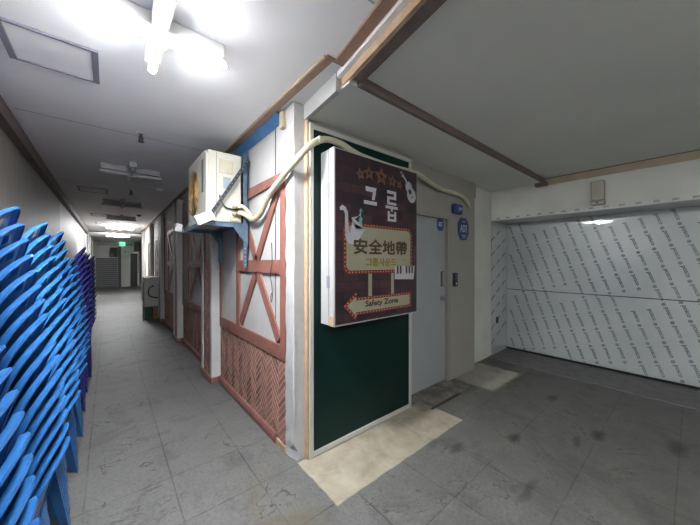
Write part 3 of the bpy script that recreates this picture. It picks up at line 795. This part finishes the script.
for zz in (1.955, 2.02):
    b = MB(); b.disc((.925, ay0, zz), (0, -1, 0), .018, .03, 12); b.disc((.925, ay0-.03, zz), (0, -1, 0), .011, .03, 12); b.bar((.905, ay0-.03, zz), (.965, ay0-.03, zz), .018, .018); part('valve', b, M['brass'], ac)
b = MB(); b.box(.885, .965, ay0-.015, ay0, 1.89, 1.92, .003); part('valve_plate', b, M['acdoor'], ac)
b = MB(); b.tube(smooth_path([(.79, ay0-.012, 2.12), (.80, ay0-.03, 2.06), (.84, ay0-.03, 2.01), (.90, ay0-.02, 2.0), (.955, ay0-.02, 2.0)], 6), .007, 8); part('power_cable', b, M['black'], ac)

br = thing('wall_bracket', (XR, 3.2, 1.45), 'blue grey slotted angle-iron bracket carrying the raised air conditioner', 'bracket')
def angle(b, p, q, u, v, w=.034, th=.004):
    """L-section from p to q with flanges along u and v"""
    p, q, u, v = Vector(p), Vector(q), Vector(u), Vector(v)
    for a, c in ((u, v), (v, u)):
        vs = [b.bm.verts.new(e + a*x + c*y) for e in (p, q) for x, y in ((0, 0), (w, 0), (w, th), (0, th))]
        fs = [b.bm.faces.new([vs[i] for i in f]) for f in ((0, 3, 2, 1), (4, 5, 6, 7), (0, 1, 5, 4), (1, 2, 6, 5), (2, 3, 7, 6), (3, 0, 4, 7))]
        bmesh.ops.recalc_face_normals(b.bm, faces=fs)
def holes(b, p, q, n, off, nrm, r=.006):
    p, q, off = Vector(p), Vector(q), Vector(off)
    for i in range(n):
        c = p+(q-p)*((i+.5)/n)+off; b.disc(c, nrm, r, .0012, 8)
yb0, yb1 = 2.79, 3.62
b = MB(); angle(b, (XR-.028, yb0+.02, 1.44), (XR-.028, yb0+.02, 2.55), (0, 1, 0), (-1, 0, 0), .04); part('post', b, M['angle'], br)
b = MB(); angle(b, (XR-.028, yb1-.02, 1.50), (XR-.028, yb1-.02, 2.55), (0, 1, 0), (-1, 0, 0), .05); part('post', b, M['angle'], br)
b = MB()
for y, s_ in ((yb0, 1), (yb1, -1)): angle(b, (.62, y, 1.868), (XR-.03, y, 1.868), (0, s_, 0), (0, 0, -1), .04)
angle(b, (.64, yb0, 1.864), (.64, yb1, 1.864), (1, 0, 0), (0, 0, -1), .04); angle(b, (.96, yb0, 1.864), (.96, yb1, 1.864), (-1, 0, 0), (0, 0, -1), .04)
part('shelf_frame', b, M['angle'], br)
b = MB(); angle(b, (.655, 2.782, 1.88), (XR-.04, 2.782, 2.50), (.68, 0, -.73), (0, -1, 0), .034); brace_o = part('brace', b, M['angledark'], br)
b = MB(); angle(b, (.655, yb1+.02, 1.88), (XR-.04, yb1+.02, 2.50), (.68, 0, -.73), (0, 1, 0), .034); part('brace', b, M['angledark'], br)
for y in (yb0+.002, yb1-.03):
    b = MB(); b.prism([(XR-.03, 1.83), (XR-.17, 1.83), (XR-.03, 1.64)], 'y', y, y+.004); part('gusset', b, M['angle'], br)
M['hole'] = mat('slot_hole_pale', (.30, .33, .35), .6, var=.05)
b = MB(); holes(b, (.655, 2.776, 1.88), (XR-.04, 2.776, 2.50), 16, (.0115, 0, -.0125), (0, -1, 0)); holes(b, (XR-.05, yb0+.016, 1.45), (XR-.05, yb0+.016, 1.85), 10, (0, 0, 0), (0, -1, 0)); sub(part('slot_hole_pattern', b, M['hole'], br), brace_o)
b = MB()
for z in (1.52, 1.6): b.disc((XR-.03, yb0+.045, z), (-1, 0, 0), .008, .012, 8)
part('bolt', b, M['chrome'], br)
def wrap(name, c, s, rot, label, grp):
    b = MB(); b.box(-s[0]/2, s[0]/2, -s[1]/2, s[1]/2, -s[2]/2, s[2]/2, .012, seg=2)
    for v in b.bm.verts: v.co += Vector((random.random()-.5, random.random()-.5, random.random()-.5))*.008
    bmesh.ops.rotate(b.bm, cent=(0, 0, 0), matrix=rot, verts=b.bm.verts); bmesh.ops.translate(b.bm, vec=c, verts=b.bm.verts)
    return tag(b.build(name, M['foam']), label, 'foam guard', grp)
wrap('foam_wrap', (.640, 2.745, 1.885), (.155, .06, .085), Matrix.Rotation(math.radians(-28), 3, 'Y'), 'white foam wrapped round the bracket corner below the cream casing', None)
wrap('foam_wrap', (.585, 3.64, 1.875), (.07, .07, .085), Matrix.Rotation(math.radians(10), 3, 'Y'), 'small white foam cap on the far tip of the bracket shelf', None)

pp = thing('insulated_pipe', (1.02, 2.5, 1.9), 'cream insulated pipe running from the raised unit over the sign', 'pipe')
path = [(.955, 2.80, 1.962), (.985, 2.77, 1.962), (1.015, 2.71, 1.925), (1.02, 2.62, 1.893), (1.022, 2.53, 1.895), (1.022, 2.44, 1.93), (1.02, 2.365, 1.98), (1.018, 2.245, 2.055), (1.016, 2.064, 2.125), (1.015, 1.90, 2.185), (1.05, 1.82, 2.255), (1.12, 1.80, 2.34), (1.2, 1.80, 2.405), (1.30, 1.80, 2.437), (1.42, 1.805, 2.437), (1.55, 1.81, 2.41), (1.70, 1.82, 2.395), (2.0, 1.82, 2.39), (2.36, 1.825, 2.405), (2.6, 1.87, 2.405), (2.98, 1.93, 2.365), (3.3, 1.935, 2.365), (3.5, 1.935, 2.355), (3.62, 1.935, 2.315), (3.70, 1.935, 2.255), (3.715, 1.938, 2.22)]
b = MB(); b.tube(smooth_path(path, 8), lambda t: .0245+.0014*math.sin(t*70), 14); part('main_run', b, M['pipe'], pp, smooth=True)
b = MB(); b.tube(smooth_path([(.955, 2.80, 2.02), (.98, 2.775, 2.03), (1.0, 2.74, 2.0), (1.022, 2.70, 1.955), (1.023, 2.66, 1.925)], 6), .018, 12); part('branch', b, M['pipe'], pp, smooth=True)
b = MB()
for p in ((1.2, 1.80, 2.405), (2.98, 1.93, 2.365)): b.box(p[0]-.012, p[0]+.012, p[1]-.028, p[1]+.028, p[2]-.028, p[2]+.028, .004)
part('tape_band', b, M['pipe'], pp)
b = MB(); b.tube(smooth_path([(XR-.022, 2.276, 1.66), (XR-.02, 2.272, 1.5), (XR-.03, 2.285, 1.40), (XR-.022, 2.272, 1.30), (XR-.022, 2.262, 1.22), (XR-.02, 2.285, 1.16), (XR-.02, 2.30, 1.19), (XR-.02, 2.285, 1.235)], 8), .0035, 6)
tag(b.build('loose_wire', M['darkgrey']), 'thin dark wire hanging down the timber-framed wall beside the corner pillar', 'wire')

# ------------------------------------------------------------------ second outdoor unit on the floor
a2 = thing('floor_air_conditioner', (.88, 9.3, .33), 'grey outdoor air conditioner unit standing on a green crate', 'air conditioner')
b = MB(); b.box(.69, 1.045, 9.02, 9.75, .335, 1.10, .02, seg=2); part('casing', b, M['acgrey'], a2)
b = MB(); b.box(.683, .69, 9.2, 9.7, .45, 1.0, .004); part('fan_guard', b, M['acdark'], a2)
b = MB(); b.tube(smooth_path([(.86, 9.0, .86), (.80, 8.98, .83), (.775, 8.97, .72), (.80, 8.97, .63), (.90, 8.98, .58), (.98, 9.0, .57)], 6), .014, 8); part('power_cable', b, M['black'], a2)
b = MB(); b.disc((.87, 9.02, .87), (0, -1, 0), .028, .03, 12); part('valve', b, M['darkgrey'], a2)
b = MB(); b.box(.70, .86, 9.06, 9.7, .0, .33, .008)
b.box(.69, .87, 9.05, 9.71, .29, .332, .004); b.box(.69, .87, 9.05, 9.71, 0, .04, .004)
tag(b.build('plastic_crate', M['crate']), 'dark green plastic crate under the floor air conditioner', 'crate')
b = MB(); b.box(.878, 1.03, 9.07, 9.5, 0, .318, .004)
bx = tag(b.build('cardboard_box', M['card']), 'brown cardboard box beside the green crate under the floor air conditioner', 'box')
b = MB(); b.box(.665, .683, 9.0, 9.02, 0, 1.12); tag(b.build('thin_post', M['crate']), 'thin green upright stick beside the floor air conditioner', 'post')

# ------------------------------------------------------------------ ceiling lamps, hatches, detectors
def cross_lamp(x, y, lit, label, m='tube', s=.30, zc=2.70):
    o = thing('cross_lamp', (x, y, zc), label, 'ceiling lamp', 'cross-shaped tube lamps of the corridor')
    b = MB(); b.box(x-s, x+s, y-.036, y+.036, zc-0.0680, zc-0.0005, .006); b.box(x-.036, x+.036, y-s, y+s, zc-0.0680, zc-0.0005, .006); part('batten', b, M['lampwhite' if lit else 'lampgrey'], o)
    tm = M[m] if lit else M['lampoff']
    for ax in 'xy':
        b = MB()
        p, q = ((x-s, y, zc-0.0920), (x+s, y, zc-0.0920)) if ax == 'x' else ((x, y-s, zc-0.0940), (x, y+s, zc-0.0940))
        d = (Vector(q)-Vector(p)).normalized()
        pts = [Vector(p)-d*.02, Vector(p)-d*.015, Vector(p)-d*.006, Vector(p)+d*.008, Vector(q)-d*.008, Vector(q)+d*.006, Vector(q)+d*.015, Vector(q)+d*.02]
        rr = [.006, .013, .019, .021, .021, .019, .013, .006]
        b.tube(pts, lambda t: rr[round(t*7)], 12); part('tube', b, tm, o)
    b = MB(); b.box(x-.034, x+.034, y-.034, y+.034, zc-0.1250, zc-0.0690, .008); part('centre_cap', b, M['lampgrey'] if not lit else tm, o)
    return o
cross_lamp(.193, 1.70, True, 'brightly lit cross-shaped tube lamp beside the square ceiling hatch')
cross_lamp(.193, -1.3, True, 'added cross-shaped tube lamp, unseen behind the camera, brightening the corridor')  # added out of view to lift the corridor's light level
cross_lamp(2.9, -1.5, True, 'added cross-shaped tube lamp, unseen behind the camera, brightening the hall', 'tubefill', zc=2.66)  # another added lamp, weaker, fills the hall with light from out of view
cross_lamp(.225, 4.61, False, 'unlit cross-shaped tube lamp, first dark one past the bright lamp')
cross_lamp(.212, 7.29, False, 'unlit cross-shaped tube lamp, second dark one past the bright lamp')
cross_lamp(.258, 9.67, False, 'unlit cross-shaped tube lamp just before the far lit lamps')
cross_lamp(.292, 12.15, True, 'lit cross-shaped tube lamp just before the ceiling beam', 'tubefar', .33)
cross_lamp(.306, 15.9, True, 'lit cross-shaped tube lamp beyond the ceiling beam', 'tubefar', .36)
def hatch(x0, x1, y0, y1, label, w=.03):
    o = thing('ceiling_hatch', ((x0+x1)/2, (y0+y1)/2, 2.70), label, 'ceiling hatch', 'ceiling access hatches')
    b = MB(); b.box(x0, x1, y0, y0+w*.5, 2.688, 2.6995); b.box(x0, x1, y1-w*.5, y1, 2.688, 2.6995); b.box(x0, x0+w, y0+w*.5, y1-w*.5, 2.688, 2.6995); b.box(x1-w, x1, y0+w*.5, y1-w*.5, 2.688, 2.6995); part('frame', b, M['hatch'], o)
    b = MB(); b.box(x0+w+.002, x1-w-.002, y0+w*.5+.002, y1-w*.5-.002, 2.694, 2.6995); part('panel', b, M['hatchpanel'], o)
hatch(-.44, -.045, 2.18, 2.56, 'square metal-framed ceiling hatch beside the brightly lit lamp')
hatch(-.385, -.01, 6.2, 6.63, 'square ceiling hatch between the first two unlit lamps')
hatch(-.35, .04, 9.5, 9.95, 'square ceiling hatch beside the third unlit lamp')
hatch(-.31, .08, 11.5, 12.0, 'square ceiling hatch just before the far lit lamp')
def sprinkler(x, y, label, dark):
    o = thing('sprinkler_head', (x, y, 2.70), label, 'sprinkler', 'ceiling sprinkler heads')
    b = MB(); b.disc((x, y, 2.6995), (0, 0, -1), .034, .008, 20, r2=.026); part('rose', b, M['lampwhite'], o)
    b = MB(); b.disc((x, y, 2.69), (0, 0, -1), .013, .03, 12); b.disc((x, y, 2.66), (0, 0, -1), .019, .035, 12); b.disc((x, y, 2.62), (0, 0, -1), .026, .004, 12); b.bar((x-.014, y, 2.66), (x-.014, y, 2.62), .004, .004, up=(0, 1, 0)); b.bar((x+.014, y, 2.66), (x+.014, y, 2.62), .004, .004, up=(0, 1, 0)); part('nozzle', b, M['darkgrey'], o)
sprinkler(.232, 3.31, 'small dark sprinkler head between the bright lamp and first unlit lamp', 1)
sprinkler(.287, 6.04, 'small dark sprinkler head between the two unlit lamps', 1)
def detector(x, y, label, m):
    o = thing('smoke_detector', (x, y, 2.70), label, 'detector')
    b = MB(); b.disc((x, y, 2.6995), (0, 0, -1), .055, .018, 24); part('base', b, m, o)
    b = MB(); b.disc((x, y, 2.681), (0, 0, -1), .046, .022, 24, r2=.025); part('dome', b, m, o)
detector(.649, 5.65, 'round white detector on the ceiling beside the first white pillar', M['lampwhite'])
detector(.596, 9.14, 'round dark detector on the ceiling above the floor air conditioner', M['darkgrey'])

# ------------------------------------------------------------------ far end of the corridor
YE_ = 22.0
b = MB(); b.box(-.75, .43, YE_, YE_+.12, 0, 2.72); b.box(.57, .955, YE_-.02, YE_+.12, 0, 2.40); b.box(.43, 1.6, YE_, YE_+.12, 2.40, 2.72); b.box(.955, 1.6, YE_+.005, YE_+.12, 2.06, 2.40); b.box(1.40, 1.6, YE_+.005, YE_+.12, 0, 2.06)
struct('wall_end', b, M['paint'])
b = MB(); b.box(.955, 1.40, YE_+.08, YE_+.12, 0, 2.06); d2 = struct('door_2', b, M['black'])  # black sheet stands for the darkness inside the open doorway
b = MB(); b.box(.958, 1.0, YE_-.01, YE_+.079, 0, 2.058); b.box(1.36, 1.398, YE_-.01, YE_+.079, 0, 2.058); b.box(1.0, 1.36, YE_-.01, YE_+.079, 2.01, 2.058); b.build('door_frame', M['alu'], d2)
b = MB(); b.box(-.52, .43, YE_-.10, YE_-.07, 2.44, 2.66)
tag(b.build('fascia_board', M['signwhite']), 'long white board across the far end below the ceiling', 'board')
b = MB(); b.box(.77, 1.17, YE_-.10, YE_-.07, 2.42, 2.66); wb = thing('number_sign', (.97, YE_-.1, 2.42), 'white sign beside the green exit sign at the corridor end', 'sign'); part('plate', b, M['signwhite'], wb)
b = MB(); b.box(1.02, 1.08, YE_-.104, YE_-.1, 2.50, 2.60); b.box(.84, .95, YE_-.104, YE_-.1, 2.53, 2.56); part('printed_mark', b, M['black'], wb)
ex = thing('exit_sign', (.62, YE_-.3, 2.43), 'green lit exit sign hanging at the far corridor end', 'sign')
b = MB(); b.box(.49, .75, YE_-.30, YE_-.24, 2.43, 2.67, .008); part('case', b, M['exitgreen'], ex)
b = MB(); b.disc((.60, YE_-.302, 2.60), (0, -1, 0), .02, .003, 12); b.prism([(.57, 2.57), (.63, 2.575), (.66, 2.52), (.64, 2.51), (.61, 2.54), (.64, 2.47), (.61, 2.46), (.58, 2.51), (.54, 2.47), (.53, 2.49), (.57, 2.53)], 'y', YE_-.305, YE_-.302); part('running_figure', b, M['badgewhite'], ex)
b = MB(); b.box(1.17, 1.42, YE_-.5, YE_-.05, 2.13, 2.66, .01); tag(b.build('wall_cabinet', M['darkgrey']), 'dark grey box hung above the far doorway', 'box')
sh = thing('slatted_shutter', (-.05, YE_-.06, 0), 'grey slatted metal shutter filling the lower far end of the corridor', 'shutter')
b = MB()
for i in range(15): b.box(-.56, .40, YE_-.075, YE_-.045, .01+i*.115, .108+i*.115, .008)
part('slats', b, M['shutter'], sh)
b = MB(); b.box(-.57, .41, YE_-.085, YE_-.001, 1.735, 1.765); part('top_rail', b, M['alu'], sh)
b = MB(); b.box(.42, .565, YE_-.10, YE_-.0205, 0, 2.40); tag(b.build('dark_post', M['darkgrey']), 'dark upright post between the slatted shutter and white end wall', 'post')
cb = thing('wall_shelf', (.1, YE_, 1.78), 'dark wooden shelf unit above the slatted shutter', 'shelf')
for q in ((.02, .41, 1.78, 1.80), (.02, .41, 2.08, 2.10), (.12, .41, 2.32, 2.34)):
    b = MB(); b.box(q[0], q[1], YE_-.20, YE_-.001, q[2], q[3]); part('shelf_board', b, M['shelfdark'], cb)
b = MB(); b.box(.02, .04, YE_-.20, YE_-.001, 1.80, 2.08); part('side_board', b, M['shelfdark'], cb)
b = MB(); b.box(.04, .41, YE_-.02, YE_-.001, 1.80, 2.32); part('back_panel', b, M['shelfdark'], cb)
b = MB(); b.box(.06, .20, YE_-.18, YE_-.03, 1.80, 1.98); tag(b.build('storage_box', M['shutter']), 'grey box standing on the dark shelf above the shutter', 'box')
b = MB(); b.box(.74, .80, YE_-.024, YE_-.02, 2.05, 2.17); tag(b.build('wall_notice', M['shutter']), 'small grey notice on the white end wall', 'notice')
# pale window on the left past the beam
b = MB(); b.box(XL+.0, XL+.02, 15.3, 21.6, .9, 2.62); wn = struct('window_1', b, M['signwhite'])
b = MB()
for y in (15.3, 17.3, 19.4, 21.5): b.box(XL+.02, XL+.05, y, y+.10, .9, 2.62)
b.build('window_frame', M['alu'], wn)

# ------------------------------------------------------------------ stacked plastic chairs
def chair_meshes(m):
    """shared meshes of one armless shell chair: seat front towards -X, back towards +X, origin on the floor below the rear legs"""
    out = {}
    TH = .0016
    # --- backrest shell
    HW, ZB, ZT = .188, .415, .800
    def bx(v): return -.045 + .075*v + .022*v*v        # recline
    def hw(v):
        base = .200 - .010*v
        t = max(0, (v-.5)/.5)
        return max(base*max(1-t**3.4, 0)**(1/2.6), .02)
    vs_ = [0, .12, .24, .36, .48, .58, .66, .72, .78, .84, .88, .92, .945, .965, .98, .99, .997, 1.0]
    us = [-1, -.85, -.65, -.45, -.24, -.12, 0, .12, .24, .45, .65, .85, 1]
    def S(u, v):
        y = u*hw(v); z = ZB + (ZT-ZB)*v + .004*v*(1-(y/.19)**2)
        return Vector((bx(v) - .024*(y/.19)**2, y, z))
    bm = bmesh.new()
    grid = [[bm.verts.new(S(u, v)) for u in us] for v in vs_]
    for i in range(len(vs_)-1):
        for k in range(len(us)-1):
            um, vm = (us[k]+us[k+1])/2, (vs_[i]+vs_[i+1])/2
            if abs(um) < .24 and .84 < vm < .92: continue                      # hand hole
            bm.faces.new((grid[i][k], grid[i][k+1], grid[i+1][k+1], grid[i+1][k]))
    # rolled flange along both sides and the top
    loop = [grid[i][0] for i in range(len(vs_))] + grid[-1][1:-1] + [grid[i][-1] for i in range(len(vs_)-1, -1, -1)]
    cen = Vector((0, 0, .60)); prev = []
    for i, v in enumerate(loop):
        a, c = loop[max(i-1, 0)].co, loop[min(i+1, len(loop)-1)].co
        t = (c-a); n = Vector((0, t.z, -t.y))
        if n.length < 1e-6: n = Vector((0, 0, 1))
        n.normalize()
        if n.dot(Vector((0, v.co.y, v.co.z-.55))) < 0: n = -n
        p1 = v.co + n*.004 + Vector((.006, 0, 0)); p2 = v.co + n*.008 + Vector((.018, 0, -.001)); p3 = v.co + n*.005 + Vector((.021, 0, -.005))
        prev.append((v, bm.verts.new(p1), bm.verts.new(p2), bm.verts.new(p3)))
    for A, B_ in zip(prev, prev[1:]):
        for k in range(3): bm.faces.new((A[k], B_[k], B_[k+1], A[k+1]))
    bmesh.ops.recalc_face_normals(bm, faces=bm.faces)
    r = bmesh.ops.solidify(bm, geom=bm.faces[:], thickness=TH)
    me = bpy.data.meshes.new('backrest'); bm.to_mesh(me); bm.free(); out['backrest'] = me
    # --- seat shell
    bm = bmesh.new()
    xs = [-.315, -.31, -.295, -.27, -.22, -.16, -.10, -.055, -.042]
    zs = [.385, .412, .428, .434, .428, .420, .415, .413, .418]
    uw = [.205, .208, .21, .213, .213, .212, .207, .203, .200]
    us2 = [-1, -.97, -.9, -.5, 0, .5, .9, .97, 1]
    g2 = []
    for x, z, w in zip(xs, zs, uw):
        row = []
        for u in us2:
            dz = -.010*(1-u*u) if x > -.29 else 0
            x2 = x - (.015*(1-u*u) if x < -.26 else 0) - (.024*(u*w/.19)**2 - .0 if x > -.05 else 0)
            row.append(bm.verts.new((x2, u*w, z+dz)))
        g2.append(row)
    for i in range(len(xs)-1):
        for k in range(len(us2)-1): bm.faces.new((g2[i][k], g2[i][k+1], g2[i+1][k+1], g2[i+1][k]))
    for k, s_ in ((0, -1), (len(us2)-1, 1)):
        prev = None
        for i in range(len(xs)):
            v = g2[i][k]; q = bm.verts.new(v.co + Vector((0, s_*.010, -.026)))
            if prev: bm.faces.new((prev[0], v, q, prev[1]))
            prev = (v, q)
    bmesh.ops.recalc_face_normals(bm, faces=bm.faces); bmesh.ops.solidify(bm, geom=bm.faces[:], thickness=TH)
    me = bpy.data.meshes.new('seat'); bm.to_mesh(me); bm.free(); out['seat'] = me
    # --- legs: L-section, tapering and splayed
    for nm, sx, sy in (('fl', -1, -1), ('fr', -1, 1), ('rl', 1, -1), ('rr', 1, 1)):
        bm = bmesh.new()
        top = Vector((-.048 if sx > 0 else -.298, sy*.205, .408)); bot = Vector((.0 if sx > 0 else -.318, sy*.232, .0))
        for (dx, dy) in ((-sx, 0), (0, -sy)):
            vs = []
            for p, w in ((top, .075), (bot, .045)):
                d = Vector((dx, dy, 0))
                nn = Vector((0, -sy*.003, 0)) if dx else Vector((-sx*.003, 0, 0))
                for c in (p, p+d*w, p+d*w+nn, p+nn): vs.append(bm.verts.new(c))
            for f in ((0, 3, 2, 1), (4, 5, 6, 7), (0, 1, 5, 4), (1, 2, 6, 5), (2, 3, 7, 6), (3, 0, 4, 7)):
                bm.faces.new([vs[i] for i in f])
        bmesh.ops.recalc_face_normals(bm, faces=bm.faces)
        me = bpy.data.meshes.new('leg'); bm.to_mesh(me); bm.free(); out['leg_'+nm] = me
    for k, me in out.items():
        me.materials.append(m)
        if k in ('seat', 'backrest'):
            for p in me.polygons: p.use_smooth = True
            me.set_sharp_from_angle(angle=math.radians(28)) if hasattr(me, 'set_sharp_from_angle') else None
    return out
ORD = ['top', 'second', 'third', 'fourth', 'fifth', 'sixth', 'seventh', 'eighth', 'ninth', 'tenth', 'eleventh', 'twelfth', 'thirteenth', 'fourteenth', 'fifteenth', 'sixteenth', 'bottom']
def make_stack(meshes, yc, x0, n, dz, dx, ra, dy, stackname, colour, group):
    pos = Vector((x0, yc, 0))
    for i in range(n):
        R_ = Matrix.Rotation(ra*i, 3, 'X') @ Matrix.Rotation(math.radians(-5), 3, 'Z')
        k = n-1-i
        place = 'at the bottom' if i == 0 else ('on the very top' if k == 0 else ORD[k] + ' from the top')
        o = thing('plastic_chair', pos, '%s plastic chair, %s of %s' % (colour, place, stackname), 'chair', group)
        o.rotation_euler = R_.to_euler()
        for key, me in meshes.items():
            c = bpy.data.objects.new(key.split('_')[0], me); col.objects.link(c); c.parent = o
        pos = pos + R_ @ Vector((dx*.5 if i < 5 else dx, dy, dz))
mb, mb2, mn = chair_meshes(M['blue']), chair_meshes(M['blue2']), chair_meshes(M['navy'])
GB, GN = 'blue chairs stacked along the grey wall', 'navy chairs stacked along the grey wall'
make_stack(mb,  .955, -.200, 17, .0551, -.0104, .0163, .0142, 'the first blue stack from the camera', 'blue', GB)
make_stack(mb, 1.520, -.1915, 17, .0547, -.0104, .0163, .0142, 'the second blue stack from the camera', 'blue', GB)
make_stack(mb2, 2.07, -.190, 17, .0551, -.0100, .0155, .0135, 'the third blue stack from the camera', 'blue', GB)
make_stack(mb, 2.62, -.188, 17, .0551, -.0092, .0150, .0130, 'the fourth blue stack from the camera', 'blue', GB)
make_stack(mb2, 3.17, -.190, 14, .0551, -.0092, .0140, .0120, 'the last blue stack before the navy chairs', 'blue', GB)
make_stack(mn, 3.72, -.200, 16, .0550, -.0040, .0120, .0100, 'the first navy stack behind the blue ones', 'navy', GN)
make_stack(mn, 4.27, -.205, 15, .0555, -.0030, .0110, .0090, 'the middle navy stack', 'navy', GN)
make_stack(mn, 4.82, -.190, 15, .0550, -.0020, .0100, .0080, 'the last navy stack down the corridor', 'navy', GN)

# ------------------------------------------------------------------ world, camera, colour management
w = bpy.data.worlds.new('dim_room_air'); scene.world = w; w.use_nodes = True
bg = w.node_tree.nodes['Background']; bg.inputs[0].default_value = (.8, .85, .9, 1); bg.inputs[1].default_value = .05
cd = bpy.data.cameras.new('camera'); cam = bpy.data.objects.new('camera', cd); col.objects.link(cam)
cd.sensor_width = 36; cd.sensor_fit = 'HORIZONTAL'; cd.lens = 36*288/700; cd.clip_start = .02; cd.clip_end = 100
cam.location = (0, 0, 1.5); cam.rotation_euler = (math.radians(90-.14), 0, math.radians(-39.95))
scene.camera = cam
vs = scene.view_settings
vs.view_transform = 'Standard'; vs.look = 'None'; vs.exposure = 0.3; vs.gamma = 1.0; vs.use_curve_mapping = False
